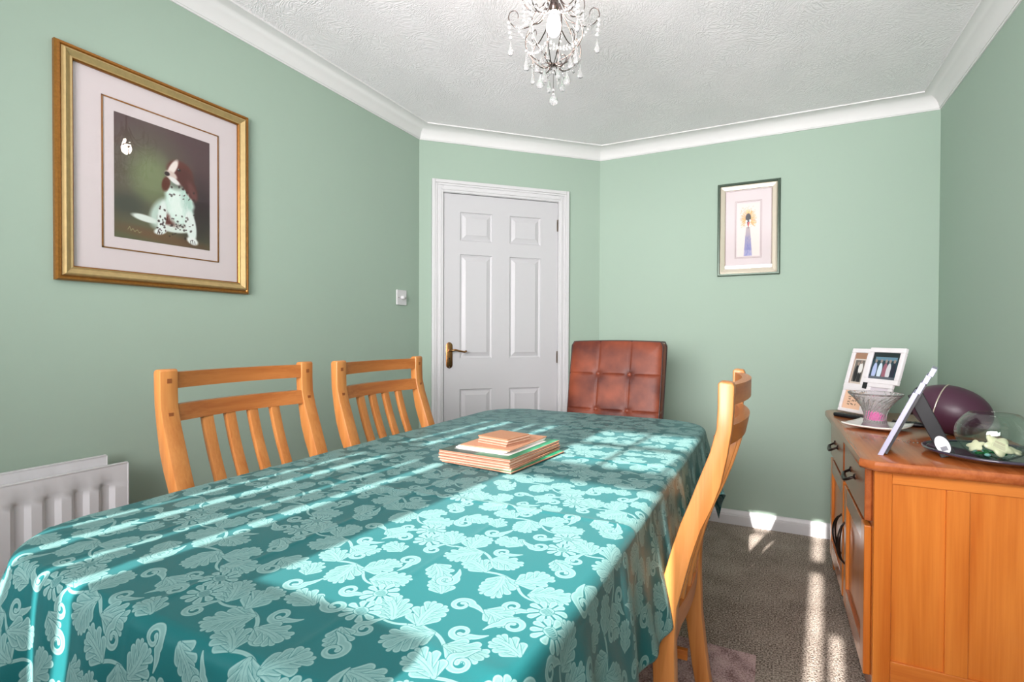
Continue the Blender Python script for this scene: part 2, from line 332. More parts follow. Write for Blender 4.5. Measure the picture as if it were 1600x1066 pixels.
# damask tile -----------------------------------------------------
def damask():
    S = 1024; A = np.zeros((S, S), np.float32)
    def stamp(pts, rad, val=1.0, edge=4.5, tex=True):
        """union of discs along pts, wrapped; erases an outline round itself first"""
        pts = np.array(pts, float); rad = np.array(rad, float)
        x0, y0 = (pts - rad[:, None]).min(0) - 8; x1, y1 = (pts + rad[:, None]).max(0) + 8
        xs = np.arange(int(x0), int(x1) + 1); ys = np.arange(int(y0), int(y1) + 1)
        X, Y = np.meshgrid(xs, ys); d = np.full(X.shape, 1e9)
        for (px, py), r in zip(pts, rad): d = np.minimum(d, np.hypot(X - px, Y - py) - r)
        IX, IY = X % S, Y % S
        A[IY, IX] *= (1 - np.clip((edge - d) / 2.0, 0, 1))
        m = np.clip(0.5 - d / 1.6, 0, 1)
        shade = val * (1.0 - 0.30 * np.clip((-d - 4) / 5, 0, 1)) if tex else val
        A[IY, IX] = A[IY, IX] * (1 - m) + m * shade
    def dark(pts, r=1.8, k=.6):
        for (px, py) in pts:
            xs = np.arange(int(px) - 5, int(px) + 6); ys = np.arange(int(py) - 5, int(py) + 6); X, Y = np.meshgrid(xs, ys)
            m = np.clip(r + .5 - np.hypot(X - px, Y - py), 0, 1); IX, IY = X % S, Y % S; A[IY, IX] *= (1 - k * m)
    def curve(p0, p1, p2, n=40):
        t = np.linspace(0, 1, n)[:, None]; return (1 - t) ** 2 * np.array(p0) + 2 * t * (1 - t) * np.array(p1) + t ** 2 * np.array(p2)
    def rot(a): a = math.radians(a); return np.array([[math.cos(a), math.sin(a)], [-math.sin(a), math.cos(a)]])
    def stem(x, y, a, l, bend, w0=7, w1=3.5):
        stamp(curve((0, 0), (l / 2, bend), (l, 0), 60) @ rot(a) + (x, y), np.linspace(w0, w1, 60), .95, 4)
    def hook(x, y, a, s, flip=1, tail=1.3):
        """tapering tail that rolls into an open volute with a round bud"""
        th = np.linspace(-.5, 1.15 * 2 * PI, 110); r = s * (1 - np.clip(th, 0, 99) / th[-1] * .72)
        p = np.stack([r * np.cos(th), r * np.sin(th)], 1)
        tl = curve((s * (1 + .25 * tail), -s * 1.9 * tail), (s * 1.25, -s * .9), p[0], 40); p = np.concatenate([tl, p]); p[:, 1] *= flip
        w = np.concatenate([3 + (s * .36 - 3) * np.sin(np.linspace(0, PI / 2, 40)), s * .36 * (1 - .66 * np.linspace(0, 1, 110))]); w[-9:] = s * .22
        stamp(p @ rot(a) + (x, y), w, .96, 4.0)
    def leaf(x, y, a, l, bend=0, w=.36, lobes=3):
        """acanthus leaf: rounded lobes fanned either side of a curved midrib"""
        sp = curve((0, 0), (l * .5, bend), (l * .92, bend * .2), 40); R_ = rot(a); items = []
        for k in range(lobes):
            t = (k + .75) / (lobes + .35); c = sp[int(t * 39)]; i = min(int(t * 39), 37); dv = sp[i + 2] - sp[i]; dv /= np.linalg.norm(dv); nv = np.array([-dv[1], dv[0]])
            wd = l * w * (.62 + .38 * math.sin(PI * t)); rr_ = l * (.135 - .02 * k)
            for sg in (1, -1):
                c0 = sp[max(0, i - 9)]; e = c + nv * sg * wd + dv * l * .10; items.append((c0, e, l * .06, rr_))
                items.append((c0, c + nv * sg * wd * .62 + dv * l * .22, l * .06, rr_ * .72))
        items.append((sp[26], sp[39], l * .10, l * .125))
        for c, e, r0, r1 in items:
            t = np.linspace(0, 1, 16)[:, None]; stamp((c + (e - c) * t) @ R_ + (x, y), np.linspace(r0, r1, 16), .95, 3.0)
        q = sp @ R_ + (x, y); stamp(q[:34], l * .075 * np.sin(np.linspace(.5, 2.7, 34)) + 2, .84, .6, False)
        dark(q[2:36], 1.7, .7)
        for c, e, r0, r1 in items[:-1]:
            for off in (-.10, .10):
                t = np.linspace(.30, .98, 26)[:, None]; nn = np.array([-(e - c)[1], (e - c)[0]]); dark(((c + (e - c) * t) + nn * off * t) @ R_ + (x, y), .9, .5)
    def flower(x, y, a, s):
        for k in range(10):
            t = 2 * PI * k / 10 + math.radians(a); st = s * (1 + .07 * math.sin(3 * k))
            u = np.linspace(.40, .84, 12); stamp(np.stack([x + st * u * np.cos(t), y + st * u * np.sin(t)], 1), s * np.linspace(.08, .195, 12), 1.0, 2.8)
        stamp([(x, y)], [s * .36], .92, 4)
        for k in range(6):
            dark(curve((x - s * .24 + k * s * .1, y - s * .22), (x - s * .16 + k * s * .1, y), (x - s * .24 + k * s * .1, y + s * .22), 14), 2.0, .8)
    def vine(ox, oy, a, f):
        Rm = rot(a)
        def P(x, y): v = np.array([x, y * f]) @ Rm; return v[0] + ox, v[1] + oy
        stem(*P(-210, 10), a, 210, 70 * f, 8, 6); stem(*P(0, 10), a, 165, -60 * f, 7, 4)
        hook(*P(-196, 110), a + 150 * 1, 44, f, 1.0)
        hook(*P(86, -108), a - 30, 42, -f, 1.0)
        leaf(*P(-214, 12), a + 172 * f, 150, -20 * f, .36)
        leaf(*P(-120, 36), a - 68 * f, 172, 26 * f, .36, 4)
        leaf(*P(-40, 40), a + 74 * f, 160, -26 * f, .36)
        leaf(*P(70, 6), a + 30 * f, 165, 26 * f, .35, 4)
        flower(*P(206, -40), 10, 80)
    vine(262, 240, 10, 1); vine(776, 250, 192, -1); vine(250, 756, 196, -1); vine(786, 762, 14, 1)
    for (x, y, a, l, b, n) in ((400, 505, 20, 150, 20, 3), (640, 560, 150, 120, -16, 3), (930, 520, 200, 150, -20, 3), (140, 560, 330, 120, 16, 3), (330, 40, 10, 140, 20, 3), (640, 1010, 190, 130, -18, 3), (880, 60, 340, 140, 20, 3), (110, 985, 160, 130, -16, 3)): leaf(x, y, a, l, b, .36, n)
    for (x, y, a, s_, f) in ((480, 440, 200, 50, 1), (700, 500, 20, 48, -1), (990, 590, 250, 46, 1), (260, 500, 100, 46, -1), (480, 70, 190, 46, -1), (760, 1000, 10, 48, 1), (20, 30, 60, 46, -1), (240, 1010, 80, 44, 1)): hook(x, y, a, s_, f, 1.1)
    Y, X = np.mgrid[0:S, 0:S]
    A *= (0.88 + 0.12 * (0.5 + 0.5 * np.sin((X + Y) * 2 * PI / 8)))
    im = bpy.data.images.new('damask_weave', S, S); im.colorspace_settings.name = 'Non-Color'
    px = np.ones((S, S, 4), np.float32); px[..., :3] = A[..., None]
    im.pixels.foreach_set(px.ravel()); im.update(); im.pack(); return im
TILE = 0.345
def cloth_mat():
    m, nt, p = new_mat('teal_damask_satin'); im = damask()
    uv = N(nt, 'ShaderNodeUVMap'); mp = N(nt, 'ShaderNodeMapping'); mp.inputs['Scale'].default_value = (1 / TILE, 1 / TILE, 1); mp.inputs['Rotation'].default_value = (0, 0, .5)
    nt.links.new(uv.outputs[0], mp.inputs[0])
    t = N(nt, 'ShaderNodeTexImage'); t.image = im; t.interpolation = 'Cubic'; nt.links.new(mp.outputs[0], t.inputs[0])
    mx = N(nt, 'ShaderNodeMix', data_type='RGBA'); mx.inputs['A'].default_value = srgb(20, 84, 86); mx.inputs['B'].default_value = srgb(112, 145, 141)
    nt.links.new(t.outputs[0], mx.inputs['Factor']); nt.links.new(mx.outputs['Result'], p.inputs['Base Color'])
    rg = N(nt, 'ShaderNodeMapRange'); rg.inputs['To Min'].default_value = 0.40; rg.inputs['To Max'].default_value = 0.55
    nt.links.new(t.outputs[0], rg.inputs['Value']); nt.links.new(rg.outputs[0], p.inputs['Roughness'])
    p.inputs['Specular IOR Level'].default_value = 0.14
    p.inputs['Sheen Weight'].default_value = 0.05; p.inputs['Sheen Tint'].default_value = (.7, 1, 1, 1); p.inputs['Sheen Roughness'].default_value = 0.5
    bp = N(nt, 'ShaderNodeBump'); bp.inputs['Strength'].default_value = 0.25; bp.inputs['Distance'].default_value = 0.0006
    nt.links.new(t.outputs[0], bp.inputs['Height'])
    n = N(nt, 'ShaderNodeTexNoise'); n.inputs['Scale'].default_value = 900; nt.links.new(uv.outputs[0], n.inputs['Vector'])
    b2 = N(nt, 'ShaderNodeBump'); b2.inputs['Strength'].default_value = 0.12; b2.inputs['Distance'].default_value = 0.0006
    nt.links.new(n.outputs['Fac'], b2.inputs['Height']); nt.links.new(bp.outputs[0], b2.inputs['Normal']); nt.links.new(b2.outputs[0], p.inputs['Normal'])
    return m
M['cloth'] = cloth_mat()

# ------------------------------------------------------------------ object helpers
def tag(o, label=None, cat=None, group=None, kind=None):
    if label: o['label'] = label
    if cat: o['category'] = cat
    if group: o['group'] = group
    if kind: o['kind'] = kind
    return o
def empty(name, loc=(0, 0, 0), rz=0, label=None, cat=None, group=None, rot=None):
    o = bpy.data.objects.new(name, None); COL.objects.link(o); o.location = loc
    o.rotation_euler = rot if rot else (0, 0, rz); o.empty_display_size = 0.05
    return tag(o, label, cat, group)
def link(name, bm, mat, parent=None, smooth=False, loc=None, rot=None, angle=None):
    me = bpy.data.meshes.new(name); bmesh.ops.recalc_face_normals(bm, faces=bm.faces); bm.to_mesh(me); bm.free()
    mats = mat if isinstance(mat, (list, tuple)) else [mat]
    for mm in mats: me.materials.append(M[mm] if isinstance(mm, str) else mm)
    if smooth or angle:
        me.polygons.foreach_set('use_smooth', [True] * len(me.polygons))
        if angle: me.set_sharp_from_angle(angle=math.radians(angle))
    o = bpy.data.objects.new(name, me); COL.objects.link(o)
    if parent: o.parent = parent
    if loc: o.location = loc
    if rot: o.rotation_euler = rot
    return o
def struct(name, bm, mat, parent=None, **kw):
    o = link(name, bm, mat, parent, **kw)
    if not parent: o['kind'] = 'structure'
    return o
def bx(bm, x0, x1, y0, y1, z0, z1, bev=0.0, mi=0, mat4=None, seg=2):
    r = bmesh.ops.create_cube(bm, size=1); vs = r['verts']
    for v in vs: v.co = Vector((x0 + (v.co.x + .5) * (x1 - x0), y0 + (v.co.y + .5) * (y1 - y0), z0 + (v.co.z + .5) * (z1 - z0)))
    fs = set(f for v in vs for f in v.link_faces)
    if bev:
        rb = bmesh.ops.bevel(bm, geom=list(set(e for f in fs for e in f.edges)), offset=bev, segments=seg, profile=.5, affect='EDGES')
        fs = set(rb['faces']) | set(f for f in fs if f.is_valid); vs = list(set(v for f in fs for v in f.verts))
    for f in fs: f.material_index = mi
    if mat4:
        for v in vs: v.co = mat4 @ v.co
    return vs
def BX(*a, **k):
    bm = bmesh.new(); bx(bm, *a, **k); return bm
def prism(bm, pts, axis, a0, a1, bev=0.0, mi=0):
    """polygon pts (2D) extruded along axis from a0 to a1"""
    def P(p, a):
        if axis == 'Y': return (p[0], a, p[1])
        if axis == 'X': return (a, p[0], p[1])
        return (p[0], p[1], a)
    v0 = [bm.verts.new(P(p, a0)) for p in pts]; v1 = [bm.verts.new(P(p, a1)) for p in pts]; n = len(pts)
    fs = [bm.faces.new(v0), bm.faces.new(v1[::-1])] + [bm.faces.new((v0[i], v1[i], v1[(i + 1) % n], v0[(i + 1) % n])) for i in range(n)]
    for f in fs: f.material_index = mi
    bmesh.ops.recalc_face_normals(bm, faces=fs)
    if bev:
        es = [e for e in set(e for f in fs for e in f.edges) if e.is_manifold and e.calc_face_angle(0) > .5]
        bmesh.ops.bevel(bm, geom=es, offset=bev, segments=2, profile=.5, affect='EDGES')
def tube(bm, pts, rad, seg=8, cap=True, squash=1.0, closed=False):
    pts = [Vector(p) for p in pts]; n = len(pts); rad = rad if hasattr(rad, '__len__') else [rad] * n
    rings = []; up = None
    for i, p in enumerate(pts):
        if closed: t = pts[(i + 1) % n] - pts[i - 1]
        else: t = pts[min(i + 1, n - 1)] - pts[max(i - 1, 0)]
        t = t.normalized() if t.length > 1e-9 else Vector((0, 0, 1))
        if up is None: up = Vector((0, 0, 1)) if abs(t.z) < .9 else Vector((1, 0, 0))
        s = t.cross(up)
        if s.length < 1e-6: s = t.cross(Vector((0, 1, 0)))
        s.normalize(); up = s.cross(t).normalized()
        rings.append([bm.verts.new(p + (s * math.cos(a) + up * math.sin(a) * squash) * rad[i]) for a in (2 * PI * k / seg for k in range(seg))])
    for i in range(n if closed else n - 1):
        a, b = rings[i], rings[(i + 1) % n]
        for k in range(seg): bm.faces.new((a[k], a[(k + 1) % seg], b[(k + 1) % seg], b[k]))
    if cap and not closed: bm.faces.new(rings[0][::-1]); bm.faces.new(rings[-1])
def lathe(bm, prof, seg=32, c=(0, 0, 0), cap0=False, cap1=False, mi=0):
    rings = [[bm.verts.new((c[0] + r * math.cos(2 * PI * k / seg), c[1] + r * math.sin(2 * PI * k / seg), c[2] + z)) for k in range(seg)] if r > 1e-6 else [bm.verts.new((c[0], c[1], c[2] + z))] for r, z in prof]
    for a, b in zip(rings[:-1], rings[1:]):
        for k in range(seg):
            k2 = (k + 1) % seg
            vs = [a[k % len(a)], a[k2 % len(a)], b[k2 % len(b)], b[k % len(b)]]; u = []
            for v in vs:
                if v not in u: u.append(v)
            if len(u) > 2: bm.faces.new(u).material_index = mi
    if cap0 and len(rings[0]) > 2: bm.faces.new(rings[0][::-1])
    if cap1 and len(rings[-1]) > 2: bm.faces.new(rings[-1])
def quad_uv(name, corners, mat, parent=None, thick=0.0008):
    """flat printed sheet: corners BL, BR, TR, TL; front face carries the print"""
    bm = bmesh.new(); uvl = bm.loops.layers.uv.new('UVMap'); c = [Vector(p) for p in corners]
    n = (c[1] - c[0]).cross(c[3] - c[0]).normalized()
    f = [bm.verts.new(p) for p in c]; b = [bm.verts.new(p - n * thick) for p in c]
    fs = [bm.faces.new(f), bm.faces.new(b[::-1])] + [bm.faces.new((f[i], b[i], b[(i + 1) % 4], f[(i + 1) % 4])) for i in range(4)]
    for l, uv in zip(fs[0].loops, ((0, 0), (1, 0), (1, 1), (0, 1))): l[uvl].uv = uv
    me = bpy.data.meshes.new(name); bm.to_mesh(me); bm.free(); me.materials.append(mat)
    o = bpy.data.objects.new(name, me); COL.objects.link(o)
    if parent: o.parent = parent
    return o
def copy_tree(o, parent=None):
    c = o.copy(); COL.objects.link(c); c.parent = parent
    for ch in list(o.children): copy_tree(ch, c)
    return c
def ring_frame(bm, w, h, prof, mi_fn=None, bev=0):
    """picture moulding: prof = list of (inset from outer edge, depth out of wall); in XZ plane, front -> -Y... local: x right, z up, y = -depth"""
    loops = []
    for ins, d in prof:
        loops.append([bm.verts.new((sx * (w / 2 - ins), -d, sz * (h / 2 - ins))) for sx, sz in ((-1, -1), (1, -1), (1, 1), (-1, 1))])
    for j, (a, b) in enumerate(zip(loops[:-1], loops[1:])):
        for k in range(4):
            f = bm.faces.new((a[k], a[(k + 1) % 4], b[(k + 1) % 4], b[k])); f.material_index = mi_fn(j) if mi_fn else 0

# ------------------------------------------------------------------ room shell
T = 0.12
ang = math.atan2(B - YD, XD - L); DL = math.hypot(XD - L, B - YD)
DM = Matrix.Translation((L, YD, 0)) @ Matrix.Rotation(ang, 4, 'Z')     # door wall frame: x along wall, -y into room
struct('floor', BX(L - .5, R + .3, FY - .3, B + .6, -0.1, 0), 'carpet')
struct('ceiling', BX(L - .5, R + .3, FY - .3, B + .6, H, H + .1), 'ceiling')
struct('wall_left', BX(L - T, L, FY - T, YD + .05, 0, H), 'wall')
struct('wall_right', BX(R, R + T, FY - T, B + T, 0, H), 'wall')
struct('wall_back', BX(XD - .05, R + T, B, B + T, 0, H), 'wall')
bm = bmesh.new(); D0, D1, DZ = 0.139, 0.905, 1.993
bx(bm, -.04, D0, 0, T, 0, H, mat4=DM); bx(bm, D1, DL + .04, 0, T, 0, H, mat4=DM); bx(bm, D0, D1, 0, T, DZ, H, mat4=DM)
struct('wall_diagonal', bm, 'wall')
WX0, WX1, WZ0, WZ1 = -1.36, 0.32, 0.70, 2.10
bm = bmesh.new()
bx(bm, L - T, WX0, FY - T, FY, 0, H); bx(bm, WX1, R + T, FY - T, FY, 0, H); bx(bm, WX0, WX1, FY - T, FY, 0, WZ0); bx(bm, WX0, WX1, FY - T, FY, WZ1, H)
struct('wall_front', bm, 'wall')
# coving round the ceiling
room = [(L, FY), (L, YD), (XD, B), (R, B), (R, FY)]
def inset(poly, d):
    n = len(poly); out = []
    for i in range(n):
        p0, p1, p2 = Vector(poly[i - 1]), Vector(poly[i]), Vector(poly[(i + 1) % n])
        a = (p1 - p0).normalized(); b = (p2 - p1).normalized(); na = Vector((a.y, -a.x)); nb = Vector((b.y, -b.x))
        m = (na + nb).normalized(); out.append(p1 + m * d / max(.2, m.dot(na)))
    return out
def sweep_room(prof, closed_prof=True):
    bm = bmesh.new(); rings = []
    for d, z in prof: rings.append([bm.verts.new((p.x, p.y, z)) for p in inset(room, d)])
    k = len(rings)
    for i in range(k if closed_prof else k - 1):
        a, b = rings[i], rings[(i + 1) % k]
        for j in range(5): bm.faces.new((a[j], a[(j + 1) % 5], b[(j + 1) % 5], b[j]))
    return bm
prof = [(-.001, H - .0755), (.005, H - .0755), (.007, H - .070)]
for k in range(9):
    t = k / 8 * PI / 2; prof.append((.082 - .072 * math.cos(t), H - .070 + .063 * math.sin(t)))
prof += [(.087, H - .0065), (.087, H + .001), (-.001, H + .001)]
struct('trim_1', sweep_room(prof), 'cove', angle=25)
# skirting boards, one per wall
def board(name, p0, p1):
    p0, p1 = Vector(p0), Vector(p1); d = p1 - p0; l = d.length; a = math.atan2(d.y, d.x)
    pr = [(0, 0), (-.018, 0), (-.018, .052), (-.015, .056), (-.015, .062), (-.012, .066), (-.008, .078), (-.004, BB), (0, BB)]
    bm = bmesh.new(); prism(bm, [(p[0], p[1]) for p in pr], 'X', 0, l)
    o = struct(name, bm, 'white'); o.matrix_world = Matrix.Translation((p0.x, p0.y, 0)) @ Matrix.Rotation(a, 4, 'Z')
board('baseboard_left', (L, FY), (L, YD)); board('baseboard_back', (XD, B), (R, B)); board('baseboard_right', (R, B), (R, FY)); board('baseboard_front', (R, FY), (L, FY))
pd = lambda s: (DM @ Vector((s, 0, 0))).xy
board('baseboard_diagonal', pd(0), pd(.07)); board('baseboard_diagonal', pd(.965), pd(DL))

# ------------------------------------------------------------------ door
door = empty('door_1'); door['kind'] = 'structure'; door.matrix_world = DM
LX0, LX1, LZ1 = 0.1425, 0.9015, 1.9895
def leaf_bm():
    """moulded six-panel leaf: a grid of cells, panels pressed in with raised fields"""
    bm = bmesh.new(); y = 0.006
    pans = [(.250, .455, 1.706, 1.880), (.571, .782, 1.706, 1.884), (.250, .458, .985, 1.622), (.569, .782, .980, 1.626), (.246, .460, .20, .795), (.562, .778, .20, .792)]
    pans = [(a, b, c, d) for a, b, c, d in ((.251, .458, 1.706, 1.882), (.571, .782, 1.706, 1.882), (.251, .458, .982, 1.622), (.571, .782, .982, 1.622), (.251, .458, .20, .792), (.571, .782, .20, .792))]
    xs = sorted({LX0, LX1, .251, .458, .571, .782}); zs = sorted({.008, LZ1, .20, .792, .982, 1.622, 1.706, 1.882})
    V = {}
    def v(x, yy, z):
        k = (round(x, 4), round(yy, 4), round(z, 4))
        if k not in V: V[k] = bm.verts.new(k)
        return V[k]
    for i in range(len(xs) - 1):
        for j in range(len(zs) - 1):
            x0, x1, z0, z1 = xs[i], xs[i + 1], zs[j], zs[j + 1]
            if (x0, x1, z0, z1) in pans:
                lp = [(0, 0), (.004, .007), (.013, .010), (.034, .0025), (.037, .0005), (.040, .0005)]
                for (i0, d0), (i1, d1) in zip(lp[:-1], lp[1:]):
                    a = [(x0 + i0, y + d0, z0 + i0), (x1 - i0, y + d0, z0 + i0), (x1 - i0, y + d0, z1 - i0), (x0 + i0, y + d0, z1 - i0)]
                    b = [(x0 + i1, y + d1, z0 + i1), (x1 - i1, y + d1, z0 + i1), (x1 - i1, y + d1, z1 - i1), (x0 + i1, y + d1, z1 - i1)]
                    for k in range(4): bm.faces.new([v(*a[k]), v(*a[(k + 1) % 4]), v(*b[(k + 1) % 4]), v(*b[k])])
                bm.faces.new([v(*p) for p in b])
            else: bm.faces.new([v(x0, y, z0), v(x1, y, z0), v(x1, y, z1), v(x0, y, z1)])
    # sides and back
    bx(bm, LX0, LX1, y + .012, y + .04, .008, LZ1)
    for (xa, xb, za, zb) in ((LX0, LX0, .008, LZ1), (LX1, LX1, .008, LZ1)):
        bm.faces.new([bm.verts.new(p) for p in ((xa, y, za), (xa, y + .02, za), (xa, y + .02, zb), (xa, y, zb))])
    bm.faces.new([bm.verts.new(p) for p in ((LX0, y, LZ1), (LX1, y, LZ1), (LX1, y + .02, LZ1), (LX0, y + .02, LZ1))])
    return bm
link('door_leaf', leaf_bm(), 'door', door)
bm = bmesh.new()    # architrave with stepped moulding plus lining
for ins, w, d in ((0, .07, .012), (.0, .020, .022), (.020, .012, .018), (.044, .014, .017)):
    a0, a1, zt = .074 + ins, .970 - ins, 2.064 - ins
    bx(bm, a0, a0 + w, -d, .002, 0, zt, .002); bx(bm, a1 - w, a1, -d, .002, 0, zt, .002); bx(bm, a0 + w, a1 - w, -d, .002, zt - w, zt, .002)
bx(bm, .130, D0 + .0005, -.004, .10, 0, DZ); bx(bm, D1 - .0005, .914, -.004, .10, 0, DZ); bx(bm, D0, D1, -.004, .10, DZ - .001, DZ + .01)
link('door_frame', bm, 'white', door)
link('shade_backing', BX(D0, D1, .05, .11, 0, DZ), 'black', door)  # black slab behind the leaf, stands in for shade in the gaps
def door_handle():
    bm = bmesh.new(); cx, zc = .184, 1.002
    pts = [(cx + .020 * math.sin(t), zc + .058 + .022 * math.cos(t)) for t in np.linspace(-PI / 2, PI / 2, 9)] + [(cx + .020 * math.sin(t), zc - .058 + .022 * math.cos(t)) for t in np.linspace(PI / 2, 1.5 * PI, 9)]
    prism(bm, pts, 'Y', -.002, .006, .0015)
    h = link('door_handle', bm, 'brass', door, angle=40); h.location = (0, 0, 0)
    bm = bmesh.new(); tube(bm, [(cx, 0, zc + .030), (cx, -.030, zc + .030), (cx + .004, -.042, zc + .030), (cx + .03, -.046, zc + .033), (cx + .06, -.046, zc + .026), (cx + .085, -.044, zc + .021), (cx + .098, -.038, zc + .026)], [.008, .008, .008, .0065, .006, .0055, .007], 10)
    link('lever', bm, 'brass', h, smooth=True)
    bm = bmesh.new(); r = bmesh.ops.create_circle(bm, cap_ends=True, segments=16, radius=.0045, matrix=Matrix.Translation((cx, -.0025, zc - .02)) @ Matrix.Rotation(PI / 2, 4, 'X')); bx(bm, cx - .002, cx + .002, -.0028, -.002, zc - .034, zc - .02)
    link('keyhole', bm, 'black', h)
    for z in (zc + .072, zc - .072):
        bm = bmesh.new(); bmesh.ops.create_uvsphere(bm, u_segments=10, v_segments=6, radius=.004, matrix=Matrix.Translation((cx, -.002, z)))
        link('screw', bm, 'steel', h, smooth=True)
door_handle()
for zc in (1.842, .985, .22):
    bm = bmesh.new(); tube(bm, [(.9035, -.004, zc - .04), (.9035, -.004, zc + .04)], .0045, 10); bx(bm, .893, .9035, .0045, .006, zc - .038, zc + .038)
    link('hinge', bm, 'steel', door, angle=40)

# ------------------------------------------------------------------ window behind the camera
win = empty('window_1'); win['kind'] = 'structure'; win.location = (0, FY, 0)
bm = bmesh.new(); f = .05; MUL = (-0.815, -0.285)
bx(bm, WX0, WX0 + f, -.09, -.03, WZ0, WZ1); bx(bm, WX1 - f, WX1, -.09, -.03, WZ0, WZ1)
bx(bm, WX0 + f, WX1 - f, -.09, -.03, WZ1 - .025, WZ1); bx(bm, WX0 + f, WX1 - f, -.09, -.03, WZ0, WZ0 + f)
for x in MUL: bx(bm, x - .025, x + .025, -.09, -.03, WZ0 + f, WZ1 - .025)
edges = [WX0 + f, MUL[0] - .025, MUL[0] + .025, MUL[1] - .025, MUL[1] + .025, WX1 - f]
for a, b in ((edges[0], edges[1]), (edges[2], edges[3]), (edges[4], edges[5])): bx(bm, a, b, -.09, -.03, 1.740, 1.795)
bx(bm, edges[3] - .035, edges[3], -.085, -.035, WZ0 + f, 1.740)  # added stile, out of view, keeps a stray strip of sun off the floor
link('window_frame', bm, 'white', win)
bm = bmesh.new()
for x in (-.61, -.43): bx(bm, x - .009, x + .009, -.07, -.05, 1.795, WZ1 - .025)
bx(bm, edges[2], edges[3], -.07, -.05, 1.935, 1.953)
link('glazing_bars', bm, 'white', win)
link('window_sill', BX(WX0 - .05, WX1 + .05, -.03, .12, WZ0 - .03, WZ0, .004), 'white', win)
bm = bmesh.new()
for a, b in ((edges[0], edges[1]), (edges[2], edges[3]), (edges[4], edges[5])):
    bx(bm, a, b, -.062, -.058, WZ0 + f, 1.740); bx(bm, a, b, -.062, -.058, 1.795, WZ1 - .025)
link('window_glass', bm, thin_glass('window_pane_glass'), win)
M['blind'] = plain('cream_blind_fabric', srgb(226, 222, 210), 0.8)
def blind(label, spans, x0, x1):
    t = empty('vertical_blind', ((x0 + x1) / 2, FY + .02, 0), 0, label, 'blind')
    cx = (x0 + x1) / 2
    link('head_rail', BX(x0 - cx, x1 - cx, -.012, .02, WZ1 + .002, WZ1 + .03, .003), 'white', t)
    for a, b, z0 in spans:
        link('slat', BX(a - cx, b - cx, .002, .004, z0, WZ1 + .002), 'blind', t)
blind('cream vertical blind drawn across the left window light', [(-1.40, -1.285, .72), (-1.273, -1.209, .72), (-1.181, -1.084, .72), (-1.072, -1.005, .72), (-.976, -.795, .72)], -1.40, -.795)
blind('cream vertical blind drawn across the right window light', [(-.305, -.107, .72), (-.063, -.034, .72), (-.034, .002, 1.42), (.002, .36, .72)], -.305, .36)

# ------------------------------------------------------------------ radiator on the left wall
rad = empty('radiator', (L, .265, .12), 0, 'white double panel radiator with vertical grooves on left green wall', 'radiator')
def rad_panel(x, y0, y1, z1):
    bm = bmesh.new(); ny = 0; ys = []; pitch = .0667; y = y1
    prof = []; y = y1 - .035
    prof.append((y1, x))
    while y > y0 + .06:
        prof += [(y, x), (y - .012, x - .011), (y - .032, x - .011), (y - .044, x)]
        y -= pitch
    prof.append((y0, x))
    def ring(z, k): return [bm.verts.new((x + (px - x) * k, py, z)) for py, px in prof]
    rs = [ring(0, 0), ring(.045, 0), ring(.06, .9), ring(.075, 1), ring(z1 - .075, 1), ring(z1 - .06, .9), ring(z1 - .045, 0), ring(z1, 0)]
    for a, b in zip(rs[:-1], rs[1:]):
        for k in range(len(a) - 1): bm.faces.new((a[k], a[k + 1], b[k + 1], b[k]))
    bx(bm, x - .014, x - .0005 - .0115, y0, y1, 0, z1)                 # rear skin
    bx(bm, x - .012, x + .0008, y1 - .002, y1 + .002, 0, z1, .001); bx(bm, x - .012, x + .0008, y0 - .002, y0 + .002, 0, z1, .001)
    bx(bm, x - .012, x + .0008, y0, y1, z1 - .002, z1 + .003, .001)
    return bm
link('rear_panel', rad_panel(.052, -.66, .60, .628), 'radiator', rad, angle=28)
link('front_panel', rad_panel(.105, -.66, .632, .606), 'radiator', rad, angle=28)
link('convector_fin', BX(.058, .088, -.63, .575, .03, .585), 'radiator', rad)
link('side_cover', BX(.052, .085, .634, .640, .02, .59, .002), 'radiator', rad)
link('bracket', BX(.003, .036, .2, .23, .05, .58), 'radiator', rad); link('bracket', BX(.003, .036, -.4, -.37, .05, .58), 'radiator', rad)
bm = bmesh.new(); tube(bm, [(.07, .60, .03), (.07, .66, .03), (.07, .66, -.12)], .008, 10); link('pipe', bm, 'white', rad, smooth=True)

# ------------------------------------------------------------------ light switch
sw = empty('light_switch', (L, 2.348, 1.338), 0, 'small white light switch plate with round dimmer knob on wall left of door', 'light switch')
link('plate', BX(0, .009, -.043, .043, -.043, .043, .003), 'white', sw)
bm = bmesh.new(); lathe(bm, [(0.0, .024), (.008, .024), (.010, .022), (.011, .0), ], 20, cap1=False); bmesh.ops.rotate(bm, verts=bm.verts, cent=(0, 0, 0), matrix=Matrix.Rotation(PI / 2, 3, 'Y'))
link('knob', bm, 'white', sw, smooth=True, loc=(.004, 0, 0))
for y in (-.03, .03):
    bm = bmesh.new(); bmesh.ops.create_uvsphere(bm, u_segments=8, v_segments=6, radius=.0035); link('screw', bm, 'steel', sw, smooth=True, loc=(.009, y, 0))

# ------------------------------------------------------------------ pictures
def picture(name, label, cat, loc, rz, w, h, prof, mi, mats, parts):
    t = empty(name, loc, rz, label, cat)
    bm = bmesh.new(); ring_frame(bm, w, h, prof, mi); link('frame', bm, mats, t, angle=20)
    return t
